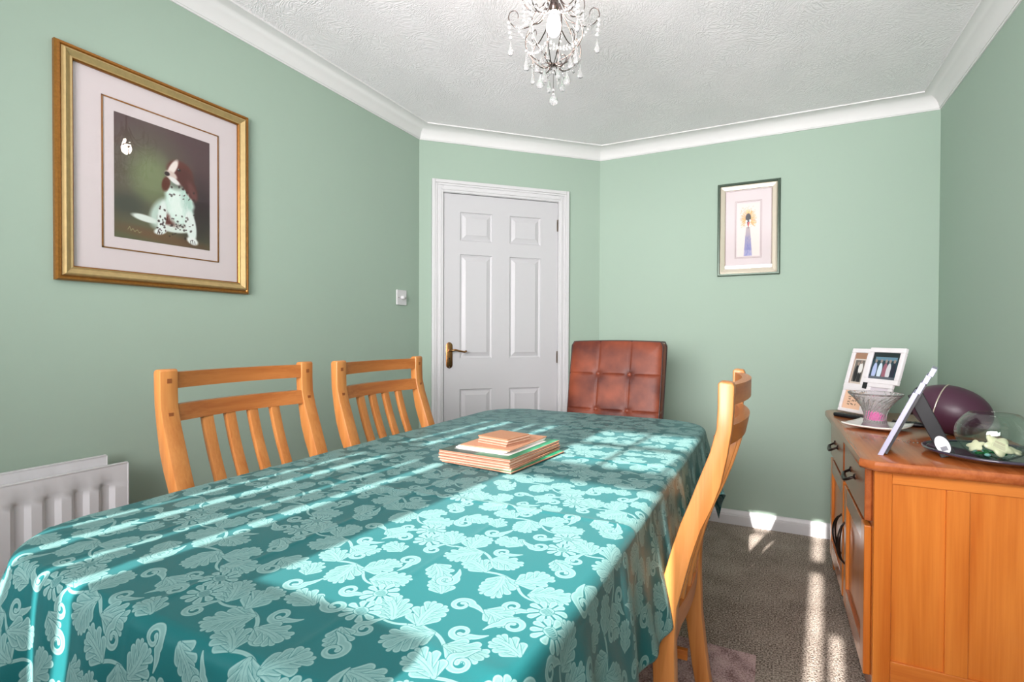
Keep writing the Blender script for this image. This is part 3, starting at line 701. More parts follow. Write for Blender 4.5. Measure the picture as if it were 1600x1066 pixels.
# spaniel picture: local x along wall, -y out of wall.  left wall faces +x -> rotate so local -y = +x
t = picture('framed_picture', 'large gold framed painting of a brown and white spaniel on left green wall', 'picture', (L, 1.067, 1.638), PI / 2, .625, .706,
            [(0, 0), (0, .012), (.004, .020), (.010, .020), (.014, .016), (.018, .024), (.022, .026), (.036, .016), (.041, .018), (.045, .014), (.045, .004)],
            lambda j: 1 if j in (0, 1, 2, 3, 8, 9) else 0, ['gold', 'gold_edge'], None)
iw, ih = .535, .616
link('mount_board', BX(-iw / 2, iw / 2, -.006, -.002, -ih / 2, ih / 2), 'mount', t)
quad_uv('painting', [(-.157, -.0068, -.200), (.157, -.0068, -.200), (.157, -.0068, .200), (-.157, -.0068, .200)], img_mat('spaniel_print', dog_image(), .5), t)
bm = bmesh.new()
for (a, b, c, d) in ((-.192, .192, -.240, -.236), (-.192, .192, .236, .240), (-.192, -.188, -.240, .240), (.188, .192, -.240, .240)): bx(bm, a, b, -.0085, -.006, c, d)
link('gilt_line', bm, 'gold_edge', t)
link('glass', BX(-iw / 2, iw / 2, -.0118, -.0100, -ih / 2, ih / 2), 'clear', t)
t = picture('framed_picture', 'small dark green framed picture of a crested crane on back wall', 'picture', (-.131, B, 1.761), 0, .336, .551,
            [(0, 0), (0, .014), (.004, .020), (.012, .020), (.016, .012), (.022, .014), (.040, .008), (.044, .004)],
            lambda j: 0 if j < 4 else 1, ['darkgreen', 'silvergold'], None)
link('mount_board', BX(-.125, .125, -.004, -.001, -.232, .232), 'mount', t)
quad_uv('painting', [(-.060, -.0046, -.160), (.060, -.0046, -.160), (.060, -.0046, .150), (-.060, -.0046, .150)], img_mat('crane_print', crane_image(), .5), t)
bm = bmesh.new()
for w_, h_ in ((.066, .163), (.071, .168), (.122, .230)):
    for (a, b, c, d) in ((-w_, w_, -h_ - .001, -h_), (-w_, w_, h_, h_ + .001), (-w_ - .001, -w_, -h_, h_), (w_, w_ + .001, -h_, h_)): bx(bm, a, b, -.0052, -.004, c - .004, d - .004)
link('mount_line', bm, 'line', t)
link('glass', BX(-.127, .127, -.0078, -.0064, -.234, .234), 'clear', t)

# ------------------------------------------------------------------ table, cloth
TX0, TX1, TY0, TY1, TZ = -1.245, -0.228, 0.372, 2.335, 0.762
tab = empty('dining_table', ((TX0 + TX1) / 2, (TY0 + TY1) / 2, 0), 0, 'long rectangular dining table under the teal damask cloth', 'table')
hw, hl = (TX1 - TX0) / 2 - .022, (TY1 - TY0) / 2 - .022
bm = bmesh.new(); rc_ = .175
prism(bm, [(sx * (hw - rc_) + rc_ * math.cos(a), sy * (hl - rc_) + rc_ * math.sin(a)) for sx, sy, a0 in ((1, 1, 0), (-1, 1, PI / 2), (-1, -1, PI), (1, -1, 1.5 * PI)) for a in np.linspace(a0, a0 + PI / 2, 9)], 'Z', TZ - .034, TZ - .006)
link('tabletop', bm, 'oak_y', tab)
bm = bmesh.new(); bx(bm, -hw + .08, hw - .08, -hl + .08, -hl + .10, TZ - .12, TZ - .032); bx(bm, -hw + .08, hw - .08, hl - .10, hl - .08, TZ - .12, TZ - .032)
bx(bm, -hw + .08, -hw + .10, -hl + .08, hl - .08, TZ - .12, TZ - .032); bx(bm, hw - .10, hw - .08, -hl + .08, hl - .08, TZ - .12, TZ - .032)
link('apron', bm, 'oak_y', tab)
for sx in (-1, 1):
    for sy in (-1, 1):
        cx, cy = sx * (hw - .09), sy * (hl - .09); link('leg', BX(cx - .035, cx + .035, cy - .035, cy + .035, .006, TZ - .032, .004), 'oak', tab)
def cloth():
    r = .022; RC = .19; x0, x1, y0, y1 = TX0 + RC, TX1 - RC, TY0 + RC, TY1 - RC
    nx, ny = 170, 330
    xs = np.linspace(x0, x1, nx); ys = np.linspace(y0, y1, ny)
    X, Y = np.meshgrid(xs, ys)                     # [ny,nx]
    def creases(x, y):
        z = 0
        for yc, a in ((.478, 1), (.97, .7), (1.46, 1), (1.95, .7)): z = z + a * .0032 * np.exp(-np.abs(y - yc + .012 * np.sin(x * 5)) / .007)
        for xc, a in ((-1.0, .6), (-.735, 1), (-.48, .6)): z = z + a * .0026 * np.exp(-np.abs(x - xc + .008 * np.sin(y * 4)) / .007)
        z = z + .0009 * np.sin(x * 17 + 3 * np.sin(y * 5)) * np.sin(y * 9 + 2 * np.sin(x * 4))
        return z
    verts = []; uvs = []
    for j in range(ny):
        for i in range(nx): verts.append((X[j, i], Y[j, i], TZ + creases(X[j, i], Y[j, i]))); uvs.append((X[j, i], Y[j, i]))
    faces = [(j * nx + i, j * nx + i + 1, (j + 1) * nx + i + 1, (j + 1) * nx + i) for j in range(ny - 1) for i in range(nx - 1)]
    # perimeter, counter-clockwise with corner fans
    per = []                                     # (vertex index or None, px,py,nx,ny, cornerness)
    NF = 26
    def side(idx, n): return [(k, n, 0) for k in idx]
    bottom = [i for i in range(nx)]; right = [j * nx + nx - 1 for j in range(ny)]; top = [(ny - 1) * nx + i for i in range(nx - 1, -1, -1)]; left = [j * nx for j in range(ny - 1, -1, -1)]
    seq = []
    for idx, a0 in ((bottom, -PI / 2), (right, 0), (top, PI / 2), (left, PI)):
        for k in idx: seq.append((k, a0))
        for f in range(1, NF): seq.append((idx[-1], a0 + PI / 2 * f / NF))
    nP = len(seq); DROP = .235
    P = np.array([verts[k][:2] for k, a in seq]); A = np.array([a for k, a in seq]); Nn = np.stack([np.cos(A), np.sin(A)], 1)
    frac = (A % (PI / 2)) / (PI / 2); frac[np.abs(frac - 1) < 1e-6] = 0
    cor = np.sin(frac * PI)                      # 0 on sides, 1 at the diagonal of a corner
    per_s = np.concatenate([[0], np.cumsum(np.hypot(*(np.diff(P, axis=0)).T) + np.abs(np.diff(A)) * .09 * (np.abs(np.diff(A)) < 1))])
    side_tilt = np.where(np.abs(A) < .3, 1.0, 1.0)
    drop = (DROP + RC) / np.maximum(np.cos(frac * PI / 2), np.sin(frac * PI / 2)) - RC
    # distance to the nearest corner along the side: folds gather there
    cx = np.minimum(np.abs(P[:, 0] - x0), np.abs(P[:, 0] - x1)); cy = np.minimum(np.abs(P[:, 1] - y0), np.abs(P[:, 1] - y1)); dc = np.where(cx < 1e-6, cy, cx)
    zP = np.array([verts[k][2] for k, a in seq])
    fl = RC - r; NFL = 10
    ts = [-fl * (1 - k / NFL) for k in range(1, NFL + 1)] + list(np.linspace(0, PI / 2, 9)[1:] * r) + list(PI / 2 * r + np.linspace(0, 1, 46)[1:])   # second part is a fraction of the drop
    prev = [k for k, a in seq]
    for q, tt in enumerate(ts):
        if q < NFL:
            pos = P + Nn * (tt + fl); z = TZ + creases(pos[:, 0], pos[:, 1]); zP = z; arc = np.full(nP, tt + fl)
        elif q < NFL + 8:
            a = tt / r; off = fl + r * math.sin(a); dz = r * (1 - math.cos(a)); pos = P + Nn * off; z = zP - dz; arc = np.full(nP, tt + fl)
        else:
            u = tt - PI / 2 * r; s = u * drop
            fold = (0.010 * np.sin(per_s * 23 + 1.3 * np.sin(per_s * 7) + 2.2 * u) + .006 * np.sin(per_s * 51 + 2)) * u ** 0.8
            fold += np.exp(-(dc / .12) ** 2) * .016 * np.sin(dc * 60 + 1) * u
            flare = .03 * u + cor * (.075 * u + .012 * np.sin(frac * PI * 4) * u)
            off = RC + flare + fold; pos = P + Nn * off[:, None]; z = zP - r - s * (1 - .04 * cor); arc = fl + PI / 2 * r + s
        base = len(verts)
        for k in range(nP): verts.append((pos[k, 0], pos[k, 1], z[k])); uvs.append((P[k, 0] + Nn[k, 0] * arc[k], P[k, 1] + Nn[k, 1] * arc[k]))
        cur = list(range(base, base + nP))
        for k in range(nP):
            k2 = (k + 1) % nP; q4 = [prev[k], cur[k], cur[k2], prev[k2]]
            if q4[0] == q4[3]: q4 = q4[:3]
            faces.append(tuple(q4))
        prev = cur
    me = bpy.data.meshes.new('tablecloth'); me.from_pydata(verts, [], faces); me.update()
    uvl = me.uv_layers.new(name='UVMap'); li = np.empty(len(me.loops), int); me.loops.foreach_get('vertex_index', li)
    uvl.data.foreach_set('uv', np.array(uvs, np.float32)[li].ravel())
    me.polygons.foreach_set('use_smooth', [True] * len(me.polygons)); me.materials.append(M['cloth'])
    o = bpy.data.objects.new('tablecloth', me); COL.objects.link(o)
    s = o.modifiers.new('thickness', 'SOLIDIFY'); s.thickness = .0012; s.offset = -1
    tag(o, 'teal green damask tablecloth with pale leaf and daisy pattern over long table', 'tablecloth')
cloth()

# ------------------------------------------------------------------ slatted oak chairs
OUT = [(1.018, .113), (.97, .1115), (.93, .109), (.87, .100), (.81, .088), (.76, .071), (.712, .050), (.65, .031), (.598, .018), (.537, .003), (.48, -.001), (.438, -.002), (.30, .002), (.15, .020), (0, .045)]
INN = [(1.023, .081), (.97, .081), (.927, .079), (.876, .066), (.81, .042), (.765, .026), (.72, .009), (.669, -.007), (.601, -.025), (.526, -.040), (.47, -.046), (.425, -.048), (.30, -.044), (.15, -.024), (0, .003)]
def prof_at(tab_, z):
    zs = [p[0] for p in tab_][::-1]; xs = [p[1] for p in tab_][::-1]; return float(np.interp(z, zs, xs))
CW = .252
def make_chair():
    t = empty('dining_chair')
    for s in (-1, 1):
        bm = bmesh.new(); y0, y1 = (s * CW, s * (CW - .047)) if s > 0 else (-CW, -CW + .047); y0, y1 = min(y0, y1), max(y0, y1)
        pts = [(x, z) for z, x in OUT[::-1]] + [(.108, 1.025), (.088, 1.027)] + [(x, z) for z, x in INN]
        prism(bm, pts, 'Y', y0, y1, .004); leg = link('rear_post', bm, 'oak', t, angle=40)
        for z in (.995, .905):
            xi, xo = prof_at(INN, z), prof_at(OUT, z); yc = (y0 + y1) / 2
            bm = bmesh.new(); bx(bm, xi - .0008, xo + .0008, yc - .006, yc + .006, z - .006, z + .006)
            link('peg', bm, 'peg', leg)
        bm = bmesh.new(); bx(bm, -.47, -.425, min(s * .225, s * .18), max(s * .225, s * .18), 0, .445, .004); link('front_leg', bm, 'oak', t)
        link('side_rail', BX(-.43, -.04, min(s * .215, s * .193), max(s * .215, s * .193), .385, .445, .003), 'side_x', t)
    yi = CW - .045
    def rail(z0, z1, bow, th, name):
        bm = bmesh.new(); n = 14; rings = []
        for k in range(n + 1):
            y = -yi + 2 * yi * k / n; b = bow * (1 - (y / yi) ** 2); rg = []
            for z, side_ in ((z0, 0), (z1, 0), (z1, 1), (z0, 1)):
                xm = (prof_at(OUT, z) + prof_at(INN, z)) / 2 + b; rg.append(bm.verts.new((xm + (side_ - .5) * th, y, z)))
            rings.append(rg)
        for a, b in zip(rings[:-1], rings[1:]):
            for k in range(4): bm.faces.new((a[k], a[(k + 1) % 4], b[(k + 1) % 4], b[k]))
        bm.faces.new(rings[0][::-1]); bm.faces.new(rings[-1])
        es = [e for e in bm.edges if len(e.link_faces) == 2 and e.calc_face_angle(0) > .8]
        bmesh.ops.bevel(bm, geom=es, offset=.003, segments=2, profile=.5, affect='EDGES')
        return link(name, bm, 'oak_y', t, angle=40)
    rail(.974, 1.017, .028, .022, 'top_rail'); rail(.886, .930, .028, .022, 'middle_rail'); rail(.445, .500, .018, .024, 'lower_rail')
    for yc in (-.112, -.038, .038, .112):
        bm = bmesh.new(); pts_o = []; pts_i = []; bow = lambda z: (.018 + .010 * (z - .48) / .42) * (1 - (yc / yi) ** 2)
        for z in np.linspace(.492, .892, 17):
            xm = (prof_at(OUT, z) + prof_at(INN, z)) / 2 + bow(z); pts_o.append((xm + .0085, z)); pts_i.append((xm - .0085, z))
        prism(bm, pts_i + pts_o[::-1], 'Y', yc - .0155, yc + .0155, .0025); link('back_slat', bm, 'oak', t, angle=40)
    link('front_rail', BX(-.455, -.433, -.18, .18, .385, .445, .003), 'oak_y', t); link('rear_rail', BX(-.040, -.018, -.20, .20, .385, .445, .003), 'oak_y', t)
    link('seat', BX(-.475, -.052, -.222, .222, .446, .484, .014, seg=3), 'black_pad', t, angle=50)
    link('stretcher', BX(-.45, -.035, -.212, -.195, .16, .19, .002), 'side_x', t); link('stretcher', BX(-.45, -.035, .195, .212, .16, .19, .002), 'side_x', t)
    return t
ch = make_chair(); ch.location = (-.180, 1.392, .006)
tag(ch, 'golden oak slat-back dining chair between table and sideboard, seen from behind at side', 'chair', 'oak dining chairs round the table')
c2 = copy_tree(ch); c2.location = (-1.346, 1.045, .006); c2.rotation_euler = (0, 0, PI)
tag(c2, 'golden oak slat-back dining chair on the wall side of table, nearer the radiator', 'chair')
c3 = copy_tree(ch); c3.location = (-1.300, 1.615, .006); c3.rotation_euler = (0, 0, PI)
tag(c3, 'golden oak slat-back dining chair on the wall side of table, nearer the white door', 'chair')

# ------------------------------------------------------------------ buttoned leather chairs
def make_leather():
    t = empty('leather_chair')
    W2, Z0, Z1, LEAN, TH = .243, .40, 1.092, .16, .115
    nx, nz = 120, 170; BZ = (.925, .742, .56); BXs = (-.083, .083)
    def front(u, z):                              # local y of the front face (faces -y) at x=u
        e = min(W2 - abs(u), Z1 - z, z - Z0); puff = -.016 * (1 - math.exp(-max(e, 0) / .02))
        d = 0
        for bxx in BXs: d = max(d, .0055 * math.exp(-abs(u - bxx) / .004))
        for bz in BZ: d = max(d, .005 * math.exp(-abs(z - bz) / .004) * (1 if abs(u) < .245 else 0))
        for bxx in BXs:
            for bz in BZ: d = max(d, .014 * math.exp(-math.hypot(u - bxx, z - bz) / .014))
        return puff + d
    def wid(z): return W2 - .010 * (Z1 - z)
    bm = bmesh.new(); G = []
    for j in range(nz + 1):
        z = Z0 + (Z1 - Z0) * j / nz; row = []
        for i in range(nx + 1):
            uu = -1 + 2 * i / nx; u = uu * wid(z); y = front(u, z) + LEAN * (z - Z0) / (Z1 - Z0)
            zz = z + (.006 * (1 - uu * uu) - .022 * max(0, (abs(uu) - .93) / .07) ** 2) * max(0, (z - Z0) / (Z1 - Z0)) ** 8
            row.append(bm.verts.new((u, y, zz)))
        G.append(row)
    for j in range(nz):
        for i in range(nx): bm.faces.new((G[j][i], G[j][i + 1], G[j + 1][i + 1], G[j + 1][i]))
    per = [G[0][i] for i in range(nx + 1)] + [G[j][nx] for j in range(1, nz + 1)] + [G[nz][i] for i in range(nx - 1, -1, -1)] + [G[j][0] for j in range(nz - 1, 0, -1)]
    bk = [bm.verts.new((v.co.x, v.co.y + TH, v.co.z - (.006 if v.co.z > 1 else 0))) for v in per]
    n = len(per)
    for k in range(n): bm.faces.new((per[k], bk[k], bk[(k + 1) % n], per[(k + 1) % n]))
    bm.faces.new(bk)
    link('backrest', bm, 'leather', t, angle=60)
    for off in (.004, TH - .004):
        bm = bmesh.new(); pts = []
        for z in np.linspace(Z0, Z1 - .02, 20): pts.append((-wid(z) - .001, LEAN * (z - Z0) / (Z1 - Z0) + off, z))
        for uu in np.linspace(-.96, .96, 16): pts.append((uu * W2, LEAN + off, Z1 + .006 * (1 - uu * uu)))
        for z in np.linspace(Z1 - .02, Z0, 20): pts.append((wid(z) + .001, LEAN * (z - Z0) / (Z1 - Z0) + off, z))
        tube(bm, pts, .0038, 8); link('piping', bm, 'piping', t, smooth=True)
    for bxx in BXs:
        for bz in BZ:
            bm = bmesh.new(); bmesh.ops.create_uvsphere(bm, u_segments=16, v_segments=10, radius=.0125); 
            for v in bm.verts: v.co.y *= .55
            link('button', bm, 'leather', t, smooth=True, loc=(bxx, LEAN * (bz - Z0) / (Z1 - Z0) - .006, bz))
    link('seat', BX(-.24, .24, -.43, .02, .36, .48, .03, seg=4), 'leather', t, angle=50)
    link('seat_frame', BX(-.22, .22, -.41, .06, .31, .36, .004), 'piping', t)
    for sx in (-1, 1):
        for yy in (-.39, .04): link('leg', BX(sx * .20 - .02, sx * .20 + .02, yy - .02, yy + .02, 0, .31, .004), 'piping', t)
    return t
lc = make_leather(); lc.location = (-.738, 2.535, 0)
tag(lc, 'buttoned brown leather high-back chair at far end of table near white door', 'chair', 'brown leather chairs at the table ends')
l2 = copy_tree(lc); l2.location = (-.652, -.05, .006); l2.rotation_euler = (0, 0, PI)
tag(l2, 'buttoned brown leather high-back chair at near end of table under window', 'chair')

# ------------------------------------------------------------------ rug
rug = link('rug', BX(-1.45, -.040, -.45, 1.998, 0.0, .006, .002), 'rug'); tag(rug, 'mauve brown short-pile rug on carpet beneath table and chair', 'rug')

# ------------------------------------------------------------------ placemats and coasters on the table
CT = TZ + .0042
mat_top = img_mat('placemat_print', mat_image(), .35)
def board_obj(name, w, d, th, z, cx, cy, a, edge, label, cat, group, top=None, topmat=None):
    o = link(name, BX(-w / 2, w / 2, -d / 2, d / 2, 0, th, .0008, seg=1), edge, None); o.location = (cx, cy, z); o.rotation_euler = (0, 0, a)
    tag(o, label, cat, group)
    if top:
        q = quad_uv('picture_face', [(-w / 2 + .001, -d / 2 + .001, th + .0004), (w / 2 - .001, -d / 2 + .001, th + .0004), (w / 2 - .001, d / 2 - .001, th + .0004), (-w / 2 + .001, d / 2 - .001, th + .0004)], top, o, .0003)
    return o
MA = math.radians(-4)
z = CT; rr = random.Random(5); n = 9; th = .0036
names = {0: 'cork-backed placemat at the bottom of the stack, sticking out to the right', n - 1: 'topmost large placemat, dark green border round a pale picture'}
for k in range(n):
    dx, dy, a = (rr.uniform(-.003, .003), rr.uniform(-.003, .003), MA + rr.uniform(-.012, .012)) if 0 < k < n - 1 else ((.014, -.004, MA - .04) if k == 0 else (0, 0, MA))
    lab = names.get(k, 'large cork-edged placemat within the stack under the green one')
    board_obj('placemat', .235, .300, th, z, -.716 + dx, 1.360 + dy, a, 'mat_edge' if k % 2 else 'mat_dark', lab, 'placemat', 'large placemats stacked on the tablecloth', top=mat_top if k in (0, n - 1) else None)
    z += th + .0002
z += .0006; BA = MA + math.radians(-2)
for k in range(3):
    board_obj('small_placemat', .165, .235, .0032, z, -.722 + .004 * k, 1.372 + .003 * k, BA + .03 * k, 'paper' if k != 2 else 'cork', ('lowest', 'middle', 'uppermost')[k] + ' small pale placemat under the brown coasters', 'placemat', 'small pale placemats on top of the large ones'); z += .0034
for k in range(6):
    board_obj('coaster', .108, .108, .0034, z, -.705 + rr.uniform(-.002, .002), 1.352 + rr.uniform(-.002, .002), MA - .12 + rr.uniform(-.03, .03), ('mat_edge', 'mat_dark')[k % 2] if k < 5 else 'coaster',
              'square brown coaster on top of the whole stack' if k == 5 else 'square coaster within the small stack below the top brown one', 'coaster', 'coasters stacked on the placemats'); z += .0036

# ------------------------------------------------------------------ sideboard
SX0, SX1, SY0, SY1, ST = .277, .722, 1.862, 2.955, .765
sb = empty('sideboard', ((SX0 + SX1) / 2, (SY0 + SY1) / 2, 0), 0, 'orange oak sideboard with two drawers and two doors along right wall', 'sideboard')
ox, oy = (SX0 + SX1) / 2, (SY0 + SY1) / 2
def SBX(x0, x1, y0, y1, z0, z1, bev=0., **k): return BX(x0 - ox, x1 - ox, y0 - oy, y1 - oy, z0, z1, bev, **k)
# top: chamfered front corners, stepped edge
def top_poly(g, c, far):
    x0, x1, y0, y1 = .236 + g - ox, .748 - ox, 1.815 + g - oy, 3.005 - g - oy
    pts = [(x1, y0), (x1, y1)] + [(x0 + far * (1 - math.sin(t)), y1 - far * (1 - math.cos(t))) for t in np.linspace(0, PI / 2, 8)][::1]
    pts = [(x1, y0), (x1, y1)] + [(x0 + far - far * math.sin(t), y1 - far + far * math.cos(t)) for t in np.linspace(0, PI / 2, 8)] + [(x0, y0 + c), (x0 + c, y0)]
    return pts
bm = bmesh.new(); lv = []
for g, z in ((.012, ST - .034), (.004, ST - .030), (0, ST - .024), (0, ST - .010), (.003, ST - .003), (.010, ST)):
    lv.append([bm.verts.new((x, y, z)) for x, y in top_poly(g, .034, .05)])
for a, b in zip(lv[:-1], lv[1:]):
    for k in range(len(a)): bm.faces.new((a[k], a[(k + 1) % len(a)], b[(k + 1) % len(a)], b[k]))
bm.faces.new(lv[0][::-1]); bm.faces.new(lv[-1])
link('top', bm, 'side_y', sb, angle=40)
zb = ST - .034
# end panels (near and far): stiles, rails, muntin and recessed boards
for name, ye, dr in (('near_end', SY0, 1), ('far_end', SY1, -1)):
    def yy(a, b): p, q = ye + dr * a, ye + dr * b; return min(p, q), max(p, q)
    for xa, xb in ((SX0, .321), (.447, .499), (.680, SX1)):
        a, b = yy(0, .022); link('stile', SBX(xa, xb, a, b, 0 if xa != .447 else .165, zb - (0 if xa != .447 else .040), .002), 'side_z', sb)
    a, b = yy(.0005, .022); link('end_rail', SBX(.321, .680, a, b, zb - .040, zb, .002), 'side_x', sb); link('end_rail', SBX(.321, .680, a, b, .095, .165, .002), 'side_x', sb)
    a, b = yy(.010, .018); link('end_panel', SBX(.318, .450, a, b, .160, zb - .036), 'side_z', sb); link('end_panel', SBX(.496, .684, a, b, .160, zb - .036), 'side_z', sb)
FX = SX0
link('front_frame', SBX(FX + .001, FX + .02, SY0 + .022, SY1 - .022, .07, zb), 'side_y', sb)
link('back_panel', SBX(SX1 - .012, SX1 - .002, SY0 + .022, SY1 - .022, .07, zb), 'side_y', sb)
link('plinth', SBX(FX + .004, SX1 - .02, SY0 + .03, SY1 - .03, .01, .07), 'side_y', sb)
link('leg', SBX(FX - .004, FX + .04, SY1 - .045, SY1 + .002, 0, .09, .006), 'side_z', sb)
DX0, DX1 = FX - .018, FX + .001
YN = (1.905, 2.395); YF = (2.440, 2.920)
def iron_bar(bm, pts, r): tube(bm, pts, r, 8, squash=.7)
for (a, b), hy, dname in ((YN, 2.165, 'near'), (YF, 2.685, 'far')):
    dr = link('drawer', SBX(DX0, DX1, a, b, .560, .722, .004), 'side_y', sb)
    zc = .640; h_ = .055
    bm = bmesh.new(); X = DX0 - ox; Y = hy - oy
    iron_bar(bm, [(X, Y - h_, zc + .006), (X - .022, Y - h_ * .9, zc - .006), (X - .026, Y - h_ * .4, zc - .014), (X - .026, Y + h_ * .4, zc - .014), (X - .022, Y + h_ * .9, zc - .006), (X, Y + h_, zc + .006)], [.006, .007, .009, .009, .007, .006])
    for s in (-1, 1): bmesh.ops.create_uvsphere(bm, u_segments=10, v_segments=8, radius=.010, matrix=Matrix.Translation((X, Y + s * h_, zc + .006)) @ Matrix.Diagonal((.6, 1, 1.1, 1)))
    link('handle', bm, 'iron', dr, smooth=True)
    # door: frame plus recessed panel
    bm = bmesh.new(); sw_ = .062; z0, z1 = .085, .545
    y0_, y1_ = a - oy, b - oy; x0_, x1_ = DX0 - ox, DX1 - ox
    bx(bm, x0_, x1_, y0_, y0_ + sw_, z0, z1, .003); bx(bm, x0_, x1_, y1_ - sw_, y1_, z0, z1, .003)
    dd = link('door', bm, 'side_z', sb)
    link('rail', BX(x0_ + .0005, x1_, y0_ + sw_, y1_ - sw_, z1 - .065, z1, .002), 'side_y', dd); link('rail', BX(x0_ + .0005, x1_, y0_ + sw_, y1_ - sw_, z0, z0 + .075, .002), 'side_y', dd)
    link('panel', BX(x0_ + .011, x1_, y0_ + sw_ - .003, y1_ - sw_ + .003, z0 + .07, z1 - .06), 'side_z', dd)
    yh = (b - .030 if dname == 'near' else a + .030) - oy; s = 1 if dname == 'near' else -1
    bm = bmesh.new(); pts = []; rd = []
    for k in range(15):
        t_ = k / 14; zz = .400 - .150 * t_; pts.append((x0_ - .004 - .020 * math.sin(PI * t_) ** .6, yh - s * (.020 * math.sin(PI * t_) + .008 * math.sin(2 * PI * t_)), zz)); rd.append(.0035 + .0045 * math.sin(PI * t_))
    pts = [(x0_ + .001, yh, .405)] + pts + [(x0_ + .001, yh, .245)]; tube(bm, pts, [.005] + rd + [.005], 8); link('handle', bm, 'iron', dd, smooth=True)

# ------------------------------------------------------------------ things on the sideboard
# collage photo frame
O = Vector((.2967, 2.9679, ST + .001)); ph = -.9627; la = .2788
cf = bpy.data.objects.new('photo_frame', None); COL.objects.link(cf); cf.empty_display_size = .05
d = Vector((math.cos(ph), math.sin(ph), 0)); nrm = Vector((-math.sin(ph), math.cos(ph), 0)); up = nrm * math.sin(la) + Vector((0, 0, 1)) * math.cos(la); out = d.cross(up).normalized()  # out = toward viewer
cf.matrix_world = Matrix(((d.x, -out.x, up.x, O.x), (d.y, -out.y, up.y, O.y), (d.z, -out.z, up.z, O.z), (0, 0, 0, 1)))
tag(cf, 'white collage photo frame of several joined pictures leaning at back of sideboard', 'photo frame')
def sub_frame(u0, u1, v0, v1, w, mat, rel=0.0):
    bm = bmesh.new()
    for a, b, c, e in ((u0, u1, v0, v0 + w), (u0, u1, v1 - w, v1), (u0, u0 + w, v0 + w, v1 - w), (u1 - w, u1, v0 + w, v1 - w)): bx(bm, a, b, -.012 - rel, 0, c, e, .003)
    g = .007
    for a, b, c, e in ((u0 + w - g, u1 - w + g, v0 + w - g, v0 + w), (u0 + w - g, u1 - w + g, v1 - w, v1 - w + g), (u0 + w - g, u0 + w, v0 + w, v1 - w), (u1 - w, u1 - w + g, v0 + w, v1 - w)): bx(bm, a, b, -.008 - rel, -.004 - rel, c, e)
    fo = link('frame', bm, 'white_frame', cf)
    w2 = w
    quad_uv('photo', [(u0 + w2, -.005 - rel, v0 + w2), (u1 - w2, -.005 - rel, v0 + w2), (u1 - w2, -.005 - rel, v1 - w2), (u0 + w2, -.005 - rel, v1 - w2)], mat, fo)
sub_frame(-.004, .112, .118, .312, .021, img_mat('photo_print_two', couple_image(), .3), 0)
sub_frame(.104, .290, .150, .318, .022, img_mat('photo_print_group', group_image(), .3), .004)
sub_frame(.000, .140, -.000, .120, .016, img_mat('photo_print_lettering', glyph_image(), .3), .001)
sub_frame(.134, .268, -.000, .152, .020, plain('pale_photo_mount', srgb(216, 208, 216), .5), .002)
link('clock_window', BX(.112, .134, -.016, -.010, .122, .150, .001), 'black', cf)
link('easel_back', BX(.10, .19, .0, .006, .02, .29), 'black', cf)
bm = bmesh.new(); bx(bm, .12, .17, .005, .009, .004, .24); bmesh.ops.rotate(bm, verts=bm.verts, cent=(.145, .005, .24), matrix=Matrix.Rotation(.30, 3, 'X')); link('easel_strut', bm, 'black', cf)
# white square dish, vase, candle
dish = empty('dish', (.372, 2.455, ST), math.radians(-28), 'white square ceramic dish with upturned corners under crystal vase', 'dish')
bm = bmesh.new(); n = 20; S2 = .098; G = []
for j in range(n + 1):
    row = []
    for i in range(n + 1):
        u, v = -1 + 2 * i / n, -1 + 2 * j / n; k = max(abs(u), abs(v)); z = .004 + .012 * k ** 4 + .006 * (abs(u) * abs(v)) ** 3
        row.append(bm.verts.new((u * S2 * (1 - .06 * v * v), v * S2 * (1 - .06 * u * u), z)))
    G.append(row)
for j in range(n):
    for i in range(n): bm.faces.new((G[j][i], G[j][i + 1], G[j + 1][i + 1], G[j + 1][i]))
o = link('dish_body', bm, 'plate', dish, smooth=True); s = o.modifiers.new('t', 'SOLIDIFY'); s.thickness = .004; s.offset = -1
vx, vy = .365, 2.455
vase = empty('crystal_vase', (vx, vy, ST + .0048), 0, 'flared cut crystal vase with pink candle on white dish', 'vase')
bm = bmesh.new(); seg = 48
pr = [(.0, 0), (.044, 0), (.046, .006), (.040, .018), (.036, .032), (.037, .050), (.046, .078), (.062, .102), (.082, .122), (.090, .130), (.092, .136), (.088, .137), (.078, .126), (.058, .107), (.041, .082), (.031, .054), (.029, .032), (.0, .026)]
rings = []
for r_, z_ in pr:
    if r_ < 1e-6: rings.append([bm.verts.new((0, 0, z_))]); continue
    rings.append([bm.verts.new(((r_ * (1 + (.035 if k % 2 else -.02) * (1 if .03 < z_ < .12 and r_ > .034 else .2))) * math.cos(2 * PI * k / seg + z_ * 9), (r_ * (1 + (.035 if k % 2 else -.02) * (1 if .03 < z_ < .12 and r_ > .034 else .2))) * math.sin(2 * PI * k / seg + z_ * 9), z_)) for k in range(seg)])
for a, b in zip(rings[:-1], rings[1:]):
    for k in range(seg):
        vs = []
        for v in (a[k % len(a)], a[(k + 1) % seg % len(a)], b[(k + 1) % seg % len(b)], b[k % len(b)]):
            if v not in vs: vs.append(v)
        if len(vs) > 2: bm.faces.new(vs)
link('bowl', bm, plain('cut_crystal', (1, .98, .99, 1), 0.04, trans=.86, noise=0, ior=1.48), vase)
bm = bmesh.new(); lathe(bm, [(0, .0), (.022, .0), (.0255, .006), (.0265, .018), (.022, .028), (.012, .030), (0, .031)], 24)
cd = link('candle', bm, 'pink', None, smooth=True, loc=(vx, vy, ST + .0335)); tag(cd, 'bright pink tealight candle inside the crystal vase', 'candle')
